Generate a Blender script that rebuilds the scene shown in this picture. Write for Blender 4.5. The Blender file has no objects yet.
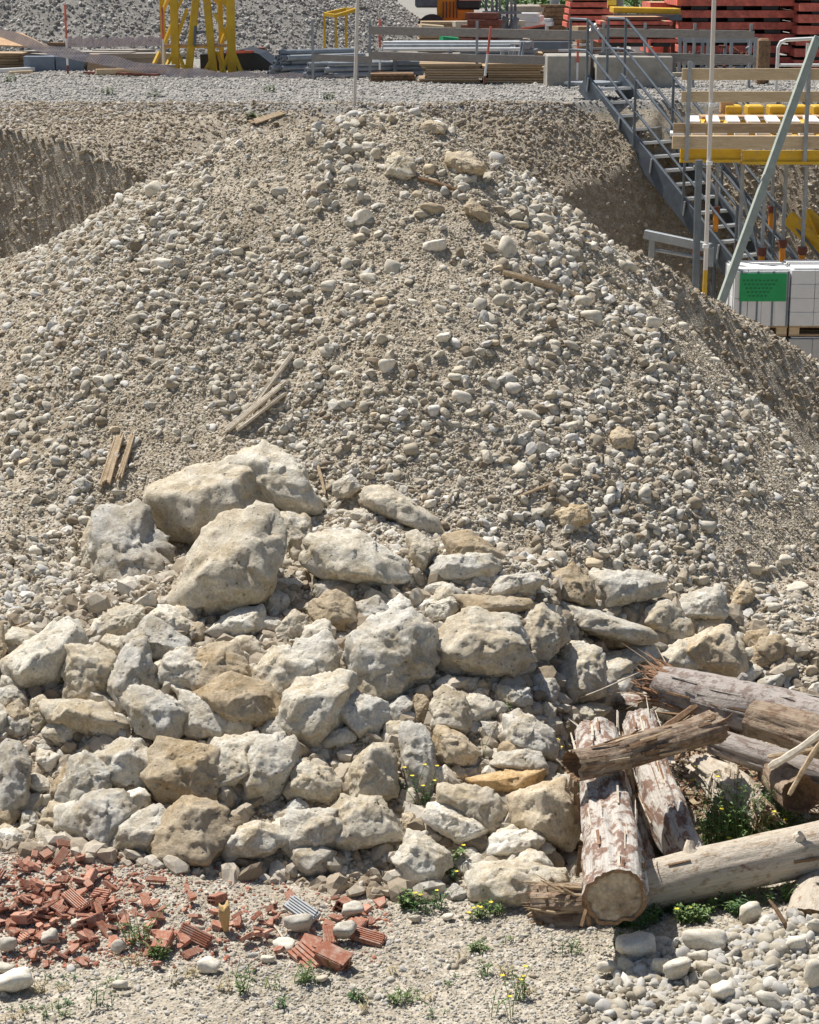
import bpy, bmesh, math, random
import numpy as np
from mathutils import Vector, Matrix
random.seed(7); RNG = np.random.default_rng(11)
R = math.radians
SC = bpy.context.scene
COL = SC.collection
F = 2000.0; PITCH = R(15.4); CZ = 4.85
cP, sP = math.cos(PITCH), math.sin(PITCH)
ZT = 2.6                      # upper terrace level
ZP = -1.5                     # pit floor level

# ---------------------------------------------------------------- camera geometry
def ray(px, py):
    a = (px - 409.5) / F; b = (512 - py) / F
    return a, cP + b * sP, -sP + b * cP
def at(px, py, Y):
    dx, dy, dz = ray(px, py); t = Y / dy
    return Vector((dx * t, Y, CZ + dz * t))
def gp(px, py, z=ZT):
    dx, dy, dz = ray(px, py); t = (z - CZ) / dz
    return Vector((dx * t, dy * t, z))
def mpp(p):                   # metres per picture pixel at a world point
    return (p[1] * cP + (CZ - p[2]) * sP) / F
def project(x, y, z):
    d = y * cP + (CZ - z) * sP
    u = y * sP - (CZ - z) * cP
    return 409.5 + F * x / d, 512 - F * u / d, d

# ---------------------------------------------------------------- noise
def _hash(ix, iy, iz, s):
    h = (ix.astype(np.int64) * 374761393 + iy.astype(np.int64) * 668265263 + iz.astype(np.int64) * 2147483647 + s * 974634777) & 0xffffffff
    h = ((h ^ (h >> 13)) * 1274126177) & 0xffffffff
    h = ((h ^ (h >> 16)) * 2246822519) & 0xffffffff
    return ((h ^ (h >> 15)) & 0xffff) / 65535.0
def vn3(x, y, z, s=0):
    x = np.asarray(x, float); y = np.asarray(y, float); z = np.asarray(z, float) + 0 * x
    fx, fy, fz = np.floor(x), np.floor(y), np.floor(z)
    tx, ty, tz = x - fx, y - fy, z - fz
    tx = tx * tx * (3 - 2 * tx); ty = ty * ty * (3 - 2 * ty); tz = tz * tz * (3 - 2 * tz)
    r = 0
    for a in (0, 1):
        for b in (0, 1):
            for c in (0, 1):
                w = (tx if a else 1 - tx) * (ty if b else 1 - ty) * (tz if c else 1 - tz)
                r = r + w * _hash(fx + a, fy + b, fz + c, s)
    return r * 2 - 1
def vn2(x, y, s=0): return vn3(x, y, np.zeros_like(np.asarray(x, float)), s)
def fbm2(x, y, s=0, o=4):
    r = 0; a = 1.0
    for i in range(o):
        r = r + a * vn2(x * 2 ** i + 17.3 * i, y * 2 ** i - 9.1 * i, s + i); a *= .5
    return r / 1.9
def sstep(a, b, x):
    t = np.clip((x - a) / (b - a), 0, 1); return t * t * (3 - 2 * t)

# ---------------------------------------------------------------- terrain heights
def Hmound(x, y):
    x = np.asarray(x, float); y = np.asarray(y, float)
    dx = np.where(x < -1.25, (x + 1.25) * .56, np.where(x > 0.05, (x - .05) * .75 + .34 * np.maximum(x - 1.95, 0), 0))
    dy = np.where(y < 17, (17 - y) * .70, (y - 17) * .72)
    d = np.sqrt(dx * dx + dy * dy + .12 ** 2) - .12
    top = 3.47 + .16 * sstep(-1.3, .0, x)
    cone = top - d
    y0 = 10.0 + 1.9 * sstep(.62, 1.5, x) + .35 * sstep(-1.4, -2.4, x)
    apr = np.minimum(.42 * (y - y0), 1.22 - .22 * np.abs(x + .3))
    apr = np.where(y < 14.6, apr, -5)
    h = np.maximum(cone, apr)
    # darker hummock at the left edge
    h = h + .32 * np.exp(-(((x + 2.95) / .55) ** 2 + ((y - 12.9) / .75) ** 2))
    n = .13 * fbm2(x * .9, y * .9, 3) + .05 * fbm2(x * 3.1, y * 3.1, 5, 3) + .018 * fbm2(x * 11, y * 11, 8, 2)
    return h + n * (.35 + .65 * sstep(9.8, 12.5, y))
def Hridge(x, y):
    x = np.asarray(x, float); y = np.asarray(y, float)
    dx = np.where(x < 1.0, (1.0 - x) * .6, (x - 1.0) * .60)
    dy = np.where(y < 20, (20 - y) * 1.15, (y - 20) * .75)
    h = 2.80 - np.sqrt(dx * dx + dy * dy * .9 + .02) * 1.0
    h = np.where(y < 20, 2.80 - dx - dy, h)
    return h + .10 * fbm2(x * 1.6, y * 1.6, 31) + .05 * fbm2(x * 5, y * 5, 33, 3)
def Hbase(x, y):
    x = np.asarray(x, float); y = np.asarray(y, float)
    fg = ZP * sstep(14, 18.5, y) + .10 * sstep(1.0, 1.8, x) * np.exp(-((y - 9.0) / .55) ** 2) + .10 * sstep(-.6, -1.6, x) * np.exp(-((y - 10.0) / .7) ** 2)
    sg = np.interp(x, [-7, -6, -4, -2, 0, 20], [.04, .06, .20, .5, .85, .85])
    ed = 33.2 + .25 * fbm2(x * .35, x * 0 + 3, 41, 3) + 1.0 * sstep(1.6, 4.0, x)
    gen = ZT - sg * (ed - y) * (1 + .12 * fbm2(x * .5, y * .5, 43))
    yb = np.interp(x, [-9, -6, -4, -2, 0, 2, 4.2, 20], [30.9, 30.4, 30.0, 29.7, 31.2, 32.4, 34.1, 34.3])
    yb = yb + .10 * fbm2(x * .9, y * .6, 47)
    steep = 2.55 - np.interp(x, [-9, -3, 0, 2], [2.1, 2.1, 1.5, 1.5]) * (yb - y)
    w = np.minimum(np.minimum(gen, steep), ZT)
    w = w + np.where(w < ZT - .02, .09 * fbm2(x * 1.5, y * 1.1, 49) + .035 * fbm2(x * 6, y * 6, 53, 3), 0) * sstep(ZT, ZT - .4, w)
    wall = np.maximum(w, -50)
    h = np.where(y > 24, np.maximum(wall, ZP), fg)
    n = .045 * fbm2(x * .7, y * .7, 61) + .014 * fbm2(x * 4, y * 4, 63, 3)
    far = np.where(y > 60, .3, 1)
    return h + n * far
def Hheap(x, y):
    x = np.asarray(x, float); y = np.asarray(y, float)
    r = np.sqrt((x + 9) ** 2 + (y - 58) ** 2)
    a = np.arctan2(y - 58, x + 9)
    return 9.75 - .70 * r + .25 * fbm2(x * .35, y * .35, 71) + .09 * vn2(a * 22, r * .15, 73) + .05 * fbm2(x * 2, y * 2, 75, 3)
def Hall(x, y): return np.maximum(np.maximum(Hmound(x, y), Hbase(x, y)), Hridge(x, y))
def hit(px, py, fn=Hall, y0=8.0, y1=60.0):
    dx, dy, dz = ray(px, py)
    t = np.linspace(y0 / dy, y1 / dy, 6000)
    X, Y, Z = dx * t, dy * t, CZ + dz * t
    d = Z - fn(X, Y)
    k = np.argmax(d < 0)
    if d[k] >= 0: k = len(t) - 1
    return Vector((X[k], Y[k], Z[k]))

# ---------------------------------------------------------------- bookkeeping
def tag(o, label=None, cat=None, group=None, kind=None):
    if label: o['label'] = label
    if cat: o['category'] = cat
    if group: o['group'] = group
    if kind: o['kind'] = kind
    return o
def link(o, parent=None):
    COL.objects.link(o)
    if parent: o.parent = parent
    return o
def empty(name, loc=(0, 0, 0), rz=0, label=None, cat=None, group=None):
    o = bpy.data.objects.new(name, None); COL.objects.link(o); o.empty_display_size = .1
    o.location = loc; o.rotation_euler = (0, 0, rz)
    return tag(o, label, cat, group)
def copy_tree(o, parent=None):
    c = o.copy(); COL.objects.link(c); c.parent = parent
    for ch in list(o.children): copy_tree(ch, c)
    return c
class MB:
    """collects shapes into one mesh"""
    def __init__(s): s.v = []; s.f = []
    def add(s, v, f):
        n = len(s.v); s.v += [tuple(p) for p in v]; s.f += [tuple(n + i for i in q) for q in f]; return s
    def box(s, c, size, rot=None, bev=0.0):
        c = Vector(c); hx, hy, hz = size[0] / 2, size[1] / 2, size[2] / 2
        b = min(bev, hx * .45, hy * .45, hz * .45)
        if b <= 0:
            pts = [Vector((x, y, z)) for x in (-hx, hx) for y in (-hy, hy) for z in (-hz, hz)]
            fs = [(0, 1, 3, 2), (4, 6, 7, 5), (0, 4, 5, 1), (2, 3, 7, 6), (0, 2, 6, 4), (1, 5, 7, 3)]
        else:
            bm = bmesh.new(); bmesh.ops.create_cube(bm, size=1)
            for v in bm.verts: v.co = Vector((v.co.x * hx * 2, v.co.y * hy * 2, v.co.z * hz * 2))
            bmesh.ops.bevel(bm, geom=bm.edges[:], offset=b, segments=1, affect='EDGES')
            bm.verts.index_update()
            pts = [v.co.copy() for v in bm.verts]; fs = [tuple(v.index for v in f.verts) for f in bm.faces]; bm.free()
        if rot is not None: pts = [rot @ p for p in pts]
        return s.add([p + c for p in pts], fs)
    def beam(s, a, b, w, h, up=(0, 0, 1), bev=0.0):
        a = Vector(a); b = Vector(b); d = b - a; L = d.length; d.normalize()
        u = Vector(up)
        if abs(d.dot(u)) > .98: u = Vector((0, 1, 0))
        side = d.cross(u).normalized(); uu = side.cross(d).normalized()
        m = Matrix((d, side, uu)).transposed()
        return s.box((a + b) / 2, (L, w, h), m, bev)
    def tube(s, pts, r, n=8, cap=True):
        pts = [Vector(p) for p in pts]; rs = r if isinstance(r, (list, tuple)) else [r] * len(pts)
        V = []; Fc = []; ref = None
        for i, p in enumerate(pts):
            d = (pts[min(i + 1, len(pts) - 1)] - pts[max(i - 1, 0)]).normalized()
            if ref is None: ref = d.orthogonal().normalized()
            ref = (ref - d * ref.dot(d)).normalized(); o = d.cross(ref)
            for k in range(n):
                a = 2 * math.pi * k / n
                V.append(p + (ref * math.cos(a) + o * math.sin(a)) * rs[i])
        for i in range(len(pts) - 1):
            for k in range(n):
                Fc.append((i * n + k, i * n + (k + 1) % n, (i + 1) * n + (k + 1) % n, (i + 1) * n + k))
        if cap:
            Fc.append(tuple(reversed(range(n)))); Fc.append(tuple(range((len(pts) - 1) * n, len(pts) * n)))
        return s.add(V, Fc)
    def build(s, name, mat, parent=None, smooth=False, loc=None):
        me = bpy.data.meshes.new(name)
        v = s.v
        if parent is not None:
            W = Matrix.Identity(4); q_ = parent
            while q_ is not None: W = Matrix.LocRotScale(q_.location, q_.rotation_euler, q_.scale) @ W; q_ = q_.parent
            inv = W.inverted()
            v = [inv @ Vector(p) for p in v]
        elif loc is not None:
            L = Vector(loc); v = [Vector(p) - L for p in v]
        me.from_pydata([tuple(p) for p in v], [], s.f); me.update()
        if smooth: me.polygons.foreach_set('use_smooth', [True] * len(me.polygons))
        me.materials.append(mat)
        o = bpy.data.objects.new(name, me); COL.objects.link(o)
        if parent is not None: o.parent = parent
        elif loc is not None: o.location = loc
        return o

# ---------------------------------------------------------------- materials
class NT:
    def __init__(s, name):
        s.m = bpy.data.materials.new(name); s.m.use_nodes = True; s.t = s.m.node_tree; s.n = s.t.nodes; s.l = s.t.links
        s.b = s.n['Principled BSDF']; s.b.inputs['Roughness'].default_value = .85
        s.b.inputs['Specular IOR Level'].default_value = .25
    def new(s, t, **k):
        n = s.n.new(t)
        for a, v in k.items(): setattr(n, a, v)
        return n
    def con(s, a, b): s.l.new(a, b)
    def coord(s, kind='Object', rnd=True):
        c = s.new('ShaderNodeTexCoord')
        if not rnd: return c.outputs[kind]
        oi = s.new('ShaderNodeObjectInfo'); a = s.new('ShaderNodeVectorMath', operation='ADD')
        m = s.new('ShaderNodeMath', operation='MULTIPLY'); m.inputs[1].default_value = 37.0
        s.con(oi.outputs['Random'], m.inputs[0]); s.con(c.outputs[kind], a.inputs[0]); s.con(m.outputs[0], a.inputs[1])
        return a.outputs[0]
    def noise(s, vec, scale, detail=4, rough=.6, dist=0.0):
        n = s.new('ShaderNodeTexNoise'); n.inputs['Scale'].default_value = scale; n.inputs['Detail'].default_value = detail
        n.inputs['Roughness'].default_value = rough; n.inputs['Distortion'].default_value = dist
        s.con(vec, n.inputs['Vector']); return n.outputs['Fac']
    def ramp(s, fac, stops):
        r = s.new('ShaderNodeValToRGB'); e = r.color_ramp.elements
        while len(e) < len(stops): e.new(.5)
        for i, (p, c) in enumerate(stops):
            e[i].position = p; e[i].color = (c, c, c, 1) if isinstance(c, (int, float)) else (*c, 1)
        s.con(fac, r.inputs['Fac']); return r.outputs['Color']
    def mix(s, fac, a, b, mode='MIX'):
        m = s.new('ShaderNodeMix', data_type='RGBA', blend_type=mode)
        for sock, v in ((m.inputs['Factor'], fac), (m.inputs['A'], a), (m.inputs['B'], b)):
            if isinstance(v, (int, float)): sock.default_value = v
            elif isinstance(v, tuple): sock.default_value = (*v, 1) if len(v) == 3 else v
            else: s.con(v, sock)
        return m.outputs['Result']
    def bump(s, h, dist=.01, strength=.6, prev=None):
        b = s.new('ShaderNodeBump'); b.inputs['Distance'].default_value = dist; b.inputs['Strength'].default_value = strength
        s.con(h, b.inputs['Height'])
        if prev: s.con(prev, b.inputs['Normal'])
        s.con(b.outputs[0], s.b.inputs['Normal']); return b.outputs[0]
    def color(s, c): s.con(c, s.b.inputs['Base Color'])

def mat_flat(name, c, rough=.6, metal=0.0, var=.18, scale=6, spec=.4, bump=.002):
    t = NT(name); v = t.coord()
    n = t.noise(v, scale, 6, .65)
    d = tuple(x * (1 - var) for x in c); l = tuple(min(1, x * (1 + var)) for x in c)
    t.color(t.ramp(n, [(.3, d), (.7, l)]))
    t.b.inputs['Roughness'].default_value = rough; t.b.inputs['Metallic'].default_value = metal
    t.b.inputs['Specular IOR Level'].default_value = spec
    if bump: t.bump(t.noise(v, scale * 8, 4), bump, .5)
    return t.m
def mat_dirt(name, a, b, c, sc=1.0):
    t = NT(name); v = t.coord(rnd=False)
    n1 = t.noise(v, .9 * sc, 6, .6); n2 = t.noise(v, 9 * sc, 6, .7); n3 = t.noise(v, 70 * sc, 3, .6)
    col = t.ramp(n1, [(.35, a), (.65, b)])
    col = t.mix(t.ramp(n2, [(.45, 0.0), (.62, 1.0)]), col, c)
    vo = t.new('ShaderNodeTexVoronoi'); vo.inputs['Scale'].default_value = 55 * sc; t.con(v, vo.inputs['Vector'])
    g = t.ramp(vo.outputs['Color'], [(.2, .72), (.8, 1.25)])
    col = t.mix(.8, col, g, 'MULTIPLY')
    t.color(col)
    h = t.mix(.5, n3, vo.outputs['Distance'])
    t.bump(h, .02, .8); t.b.inputs['Roughness'].default_value = .95; t.b.inputs['Specular IOR Level'].default_value = .1
    return t.m
def mat_stone_inst(name, stops, dust=(.36, .30, .22)):
    t = NT(name)
    oi = t.new('ShaderNodeObjectInfo'); v = t.coord()
    col = t.ramp(oi.outputs['Random'], stops)
    n = t.noise(v, 2.2, 5, .65)
    col = t.mix(t.ramp(n, [(.46, 0.0), (.76, .7)]), col, dust)
    n2 = t.noise(v, 9, 3, .6)
    col = t.mix(.6, col, t.ramp(n2, [(.25, .7), (.75, 1.2)]), 'MULTIPLY')
    t.color(col); t.bump(n2, .0015, .5); t.b.inputs['Roughness'].default_value = .88
    return t.m
def mat_rock(name, bs=1.0):
    """rock whose base tone is the object's own colour, with pits, veins and dirt"""
    t = NT(name); oi = t.new('ShaderNodeObjectInfo'); v = t.coord()
    base = t.mix(1.0, oi.outputs['Color'], (1.27, 1.26, 1.225), 'MULTIPLY')
    n1 = t.noise(v, 3.5, 7, .62, .4)
    col = t.mix(t.ramp(n1, [(.35, 0.0), (.65, 1.0)]), base, t.mix(1.0, base, (.76, .66, .51), 'MULTIPLY'))
    n2 = t.noise(v, 14, 8, .7)
    col = t.mix(t.ramp(n2, [(.46, 0.0), (.66, .65)]), col, t.mix(1.0, base, (1.28, 1.27, 1.25), 'MULTIPLY'))
    vo = t.new('ShaderNodeTexVoronoi'); vo.inputs['Scale'].default_value = 26; t.con(v, vo.inputs['Vector'])
    pit = t.ramp(vo.outputs['Distance'], [(.10, 0.0), (.24, 1.0)])
    sel = t.ramp(vo.outputs['Color'], [(.60, 1.0), (.62, 0.0)])
    pit = t.mix(1.0, pit, sel, 'LIGHTEN')
    col = t.mix(.55, col, t.mix(pit, (.35, .33, .3), (1, 1, 1)), 'MULTIPLY')
    col = t.mix(.8, col, t.ramp(t.noise(v, 60, 6, .8), [(.3, .55), (.7, 1.28)]), 'MULTIPLY')
    t.color(col)
    b1 = t.bump(n2, .022 * bs, .8); b2 = t.bump(t.noise(v, 45, 8, .8), .010 * bs, .9, b1); t.bump(pit, .008 * bs, .8, b2)
    t.b.inputs['Roughness'].default_value = .92; t.b.inputs['Specular IOR Level'].default_value = .15
    return t.m
def mat_wood(name, a, b, rough=.8, axis=(1, 1, 1), sc=1.0):
    t = NT(name); c = t.coord(); mp = t.new('ShaderNodeMapping'); mp.inputs['Scale'].default_value = axis; t.con(c, mp.inputs['Vector'])
    n = t.noise(mp.outputs[0], 5 * sc, 7, .65, .6); n2 = t.noise(mp.outputs[0], 22 * sc, 5, .7)
    col = t.ramp(n, [(.3, a), (.7, b)]); col = t.mix(.7, col, t.ramp(n2, [(.3, .6), (.65, 1.15)]), 'MULTIPLY')
    t.color(col); t.bump(n2, .006, .8); t.b.inputs['Roughness'].default_value = rough
    return t.m
def mat_bark(name, pale, patch, dark, amt=.52):
    t = NT(name); uv = t.new('ShaderNodeUVMap'); uv.uv_map = 'UVMap'
    oi = t.new('ShaderNodeObjectInfo'); ad = t.new('ShaderNodeVectorMath', operation='ADD'); t.con(uv.outputs[0], ad.inputs[0]); t.con(oi.outputs['Random'], ad.inputs[1])
    mp = t.new('ShaderNodeMapping'); mp.inputs['Scale'].default_value = (1.5, 1.6, 1); t.con(ad.outputs[0], mp.inputs['Vector'])
    n = t.noise(mp.outputs[0], 9, 9, .72, .15)
    col = t.mix(t.ramp(n, [(amt - .02, 0.0), (amt + .06, 1.0)]), pale, patch)
    n2 = t.noise(mp.outputs[0], 3.3, 6, .65, .8)
    col = t.mix(t.ramp(n2, [(.60, 0.0), (.70, 1.0)]), col, dark)
    mp2 = t.new('ShaderNodeMapping'); mp2.inputs['Scale'].default_value = (1, 14, 1); t.con(ad.outputs[0], mp2.inputs['Vector'])
    g = t.noise(mp2.outputs[0], 6, 6, .7)
    col = t.mix(.75, col, t.ramp(g, [(.3, .68), (.65, 1.12)]), 'MULTIPLY')
    t.color(col); b = t.bump(n, .03, .9); t.bump(g, .008, .8, b); t.b.inputs['Roughness'].default_value = .85
    return t.m

M = {}
M['dirt'] = mat_dirt('mound_earth', (.28, .23, .16), (.43, .37, .28), (.51, .45, .36))
M['earth'] = mat_dirt('cut_earth', (.29, .24, .175), (.37, .32, .24), (.45, .40, .32))
M['ground'] = mat_dirt('ground_grit', (.33, .285, .215), (.42, .37, .29), (.50, .45, .37))
M['greydirt'] = mat_dirt('grey_gravel_bed', (.24, .225, .20), (.30, .285, .255), (.36, .34, .31))
M['st_tan'] = mat_stone_inst('mound_pebble', [(0, (.24, .185, .125)), (.2, (.40, .345, .26)), (.5, (.53, .485, .395)), (.78, (.60, .565, .485)), (.9, (.46, .45, .42)), (1, (.74, .71, .65))])
M['st_rub'] = mat_stone_inst('rubble_stone', [(0, (.24, .19, .13)), (.4, (.38, .32, .24)), (.8, (.48, .43, .35)), (1, (.60, .56, .48))], (.30, .24, .17))
M['st_grey'] = mat_stone_inst('crushed_stone', [(0, (.24, .225, .20)), (.4, (.36, .34, .31)), (.75, (.47, .45, .41)), (1, (.60, .58, .54))], (.40, .37, .32))
M['st_pale'] = mat_stone_inst('river_pebble', [(0, (.28, .23, .165)), (.25, (.40, .36, .28)), (.6, (.50, .465, .395)), (.8, (.37, .36, .34)), (1, (.64, .61, .55))], (.50, .45, .36))
M['st_brown'] = mat_stone_inst('cut_pebble', [(0, (.22, .17, .11)), (.4, (.34, .28, .20)), (.8, (.46, .40, .32)), (1, (.62, .58, .51))], (.31, .25, .175))
M['rock'] = mat_rock('rock'); M['cobble'] = mat_rock('cobble', .12)
M['st_fine'] = mat_stone_inst('mound_fines', [(0, (.28, .22, .15)), (.3, (.41, .35, .26)), (.7, (.52, .46, .36)), (1, (.66, .61, .52))], (.40, .34, .25))
t_ = NT('terracotta'); v_ = t_.coord(); oi_ = t_.new('ShaderNodeObjectInfo')
c_ = t_.ramp(oi_.outputs['Random'], [(0, (.26, .095, .055)), (.5, (.40, .16, .095)), (1, (.50, .25, .17))])
c_ = t_.mix(t_.ramp(t_.noise(v_, 5, 6, .7), [(.44, 0.0), (.66, .8)]), c_, (.46, .36, .29)); t_.color(c_); t_.bump(t_.noise(v_, 25, 4), .004, .6)
M['brick'] = t_.m
t_ = NT('yellow_paint'); v_ = t_.coord()
c_ = t_.ramp(t_.noise(v_, 4, 7, .7), [(.3, (.56, .34, .03)), (.7, (.74, .48, .045))])
c_ = t_.mix(t_.ramp(t_.noise(v_, 9, 8, .75), [(.55, 0.0), (.66, .8)]), c_, (.38, .30, .20)); t_.color(c_); t_.b.inputs['Roughness'].default_value = .6
M['yellow'] = t_.m
M['orange'] = mat_flat('orange_paint', (.78, .30, .03), .5, 0, .15, 5)
M['red'] = mat_flat('red_paint', (.64, .155, .105), .65, 0, .45, 6)
M['redbrown'] = mat_flat('rusty_red', (.20, .07, .045), .7, 0, .3, 8)
M['white'] = mat_flat('white_paint', (.80, .80, .78), .5, 0, .08, 6)
M['galv'] = mat_flat('galvanised_steel', (.31, .335, .355), .5, .35, .2, 7)
M['galvd'] = mat_flat('weathered_steel', (.15, .175, .20), .55, .35, .25, 7)
M['black'] = mat_flat('black_sheet', (.025, .027, .03), .4, 0, .3, 4)
M['concrete'] = mat_flat('concrete', (.38, .35, .30), .9, 0, .28, 4)
M['timber'] = mat_wood('sawn_timber', (.36, .25, .15), (.52, .39, .25), axis=(.5, 6, 6))
M['timberL'] = mat_wood('fresh_timber', (.55, .42, .26), (.70, .56, .38), axis=(.5, 6, 6))
M['timberG'] = mat_wood('grey_timber', (.27, .24, .21), (.40, .37, .33), axis=(.5, 6, 6))
M['ply'] = mat_wood('formwork_ply', (.45, .28, .15), (.60, .40, .24), axis=(1, 1, 1))
M['splinter'] = mat_wood('splintered_wood', (.36, .25, .145), (.62, .49, .33), axis=(3, 3, 3), sc=1.5)
M['paled'] = mat_wood('bleached_wood', (.50, .42, .31), (.74, .66, .54), axis=(2, 2, 2))
M['oldwood'] = mat_wood('rotten_wood', (.12, .07, .04), (.36, .23, .13), axis=(2, 2, 2), sc=1.5)
M['endwood'] = mat_wood('log_end_grain', (.20, .14, .085), (.60, .51, .38), axis=(1, 1, 1), sc=1.8)
M['bark1'] = mat_bark('flaking_white_bark', (.66, .61, .54), (.30, .19, .14), (.13, .085, .065), .50)
M['bark2'] = mat_bark('pale_peeled_log', (.64, .56, .45), (.46, .35, .24), (.28, .15, .09), .55)
M['bark3'] = mat_bark('brown_rotten_log', (.42, .32, .23), (.26, .175, .115), (.54, .46, .36), .50)
M['bark4'] = mat_bark('grey_weathered_bark', (.44, .39, .35), (.26, .20, .17), (.20, .11, .07), .52)
M['leaf'] = mat_flat('weed_leaf', (.12, .19, .05), .6, 0, .35, 20, bump=0)
M['leaf2'] = mat_flat('weed_leaf_dark', (.06, .13, .035), .6, 0, .35, 20, bump=0)
M['petal'] = mat_flat('yellow_petal', (.75, .60, .03), .6, 0, .1, 20, bump=0)
M['bush'] = mat_flat('bush_leaf', (.10, .19, .045), .7, 0, .4, 3, bump=0)
M['green'] = mat_flat('green_plastic', (.02, .30, .12), .5, 0, .15, 5)
M['glabel'] = mat_flat('green_print', (.015, .33, .11), .5, 0, .1, 5, bump=0)
M['wrap'] = mat_flat('white_block', (.72, .73, .74), .45, 0, .07, 5)
M['slate'] = mat_flat('blue_grey_panel', (.16, .20, .25), .6, 0, .2, 5)
M['pole'] = mat_flat('off_white_pole', (.66, .62, .57), .5, 0, .08, 9)
M['batten'] = mat_flat('grey_green_batten', (.36, .40, .34), .7, 0, .15, 9)
M['foam'] = mat_flat('yellow_foam', (.55, .38, .17), .9, 0, .3, 25)
M['darkrock'] = mat_flat('dark_hollow', (.03, .025, .02), .95, 0, .3, 10)
# ---------------------------------------------------------------- sheets
def sheet(name, xs, ys, fn, mat, keep=None, kind='structure'):
    X, Y = np.meshgrid(xs, ys); Z = fn(X, Y)
    nx, ny = len(xs), len(ys)
    co = np.stack([X, Y, Z], -1).reshape(-1, 3)
    i = np.arange(nx * ny).reshape(ny, nx)
    q = np.stack([i[:-1, :-1], i[:-1, 1:], i[1:, 1:], i[1:, :-1]], -1).reshape(-1, 4)
    if keep is not None:
        k = keep(X, Y, Z).reshape(-1); q = q[k[q].any(1)]
    me = bpy.data.meshes.new(name)
    me.vertices.add(len(co)); me.vertices.foreach_set('co', co.ravel())
    me.loops.add(len(q) * 4); me.polygons.add(len(q))
    me.loops.foreach_set('vertex_index', q.ravel().astype(np.int32))
    me.polygons.foreach_set('loop_start', np.arange(0, len(q) * 4, 4, dtype=np.int32))
    me.polygons.foreach_set('loop_total', np.full(len(q), 4, dtype=np.int32))
    me.update(calc_edges=True); me.polygons.foreach_set('use_smooth', np.ones(len(q), bool))
    me.materials.append(mat)
    o = bpy.data.objects.new(name, me); COL.objects.link(o); o['kind'] = kind
    return o
def geo(a, b, n): return list(a + (b - a) * (np.linspace(0, 1, n) ** 2.6))
xs = np.array([-x for x in reversed(geo(9, 500, 22)[1:])] + list(np.arange(-9, 9.01, .065)) + geo(9, 500, 22)[1:])
ys = np.array(list(np.linspace(-60, 6.5, 24))[:-1] + list(np.arange(6.5, 13, .05)) + list(np.arange(13, 27, .4)) + list(np.arange(27, 35, .07)) + list(np.arange(35, 62, .3)) + geo(62, 1500, 30))
def Hground(x, y): return Hbase(x, y)
g = sheet('ground', xs, ys, Hground, M['ground'])
# the ground sheet: foreground grit, brown cut wall, grey terrace = three real kinds of soil
g.data.materials.append(M['earth']); g.data.materials.append(M['greydirt'])
cn = np.zeros(len(g.data.polygons) * 3); g.data.polygons.foreach_get('center', cn); cn = cn.reshape(-1, 3)
mi = np.where(cn[:, 1] < 14, 0, np.where((cn[:, 2] > ZT - .12 + .06 * vn2(cn[:, 0] * 3, cn[:, 1] * 3, 9)) & (cn[:, 1] > 30), 2, 1)).astype(np.int32)
g.data.polygons.foreach_set('material_index', mi)
sheet('gravel_mound', np.arange(-9, 7.5, .035), np.arange(9.2, 23.5, .035), Hmound, M['dirt'], lambda X, Y, Z: Z > Hbase(X, Y) - .15)
sheet('earth_ridge', np.arange(-3, 8, .05), np.arange(16.5, 25.5, .05), Hridge, M['earth'], lambda X, Y, Z: (Z > Hbase(X, Y) - .2))
sheet('gravel_heap', np.arange(-23, 6, .12), np.arange(44, 73, .12), Hheap, M['greydirt'], lambda X, Y, Z: Z > ZT - .3)

# ---------------------------------------------------------------- stones
def ico(sub):
    bm = bmesh.new(); bmesh.ops.create_icosphere(bm, subdivisions=sub, radius=1); bm.verts.index_update()
    v = np.array([v.co[:] for v in bm.verts]); v /= np.linalg.norm(v, axis=1)[:, None]
    f = [tuple(x.index for x in q.verts) for q in bm.faces]; bm.free(); return v, f
ICO = {k: ico(k) for k in (2, 3, 4, 5)}
def stone_mesh(name, mat, sub=2, planes=11, p=9, rough=.10, flat=(1, .8, .62), seed=0, smooth=True):
    r_ = np.random.default_rng(seed); D, Fc = ICO[sub]
    N = r_.normal(size=(planes, 3)); N /= np.linalg.norm(N, axis=1)[:, None]
    N = np.vstack([N, np.eye(3), -np.eye(3)]); d = np.concatenate([r_.uniform(.62, 1.0, planes), np.full(6, 1.0)])
    dot = np.clip(D @ N.T, 0, None) / d
    r = (dot ** p).sum(1) ** (-1 / p)
    o = r_.uniform(0, 90, 3)
    P = D * 1.7 + o
    r = r * (1 + rough * vn3(*(P.T), 5) + rough * .5 * vn3(*((P * 2.6).T), 6))
    V = D * r[:, None] * np.array(flat)
    V /= np.abs(V).max()
    me = bpy.data.meshes.new(name); me.from_pydata(V.tolist(), [], Fc); me.update()
    me.polygons.foreach_set('use_smooth', [smooth] * len(me.polygons)); me.materials.append(mat)
    return me
def variants(tagname, mat, n, sub=2, ang=0, **k):
    c = bpy.data.collections.new(tagname)
    for i in range(n):
        me = stone_mesh('stone', mat, sub, planes=random.choice([7, 10, 14]), p=random.choice([7, 11, 18]) if i >= ang else 40,
                        flat=(1, random.uniform(.68, .95), random.uniform(.45, .75)), seed=100 + i, smooth=i >= ang, **k)
        c.objects.link(bpy.data.objects.new('stone', me))
    return c
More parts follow.
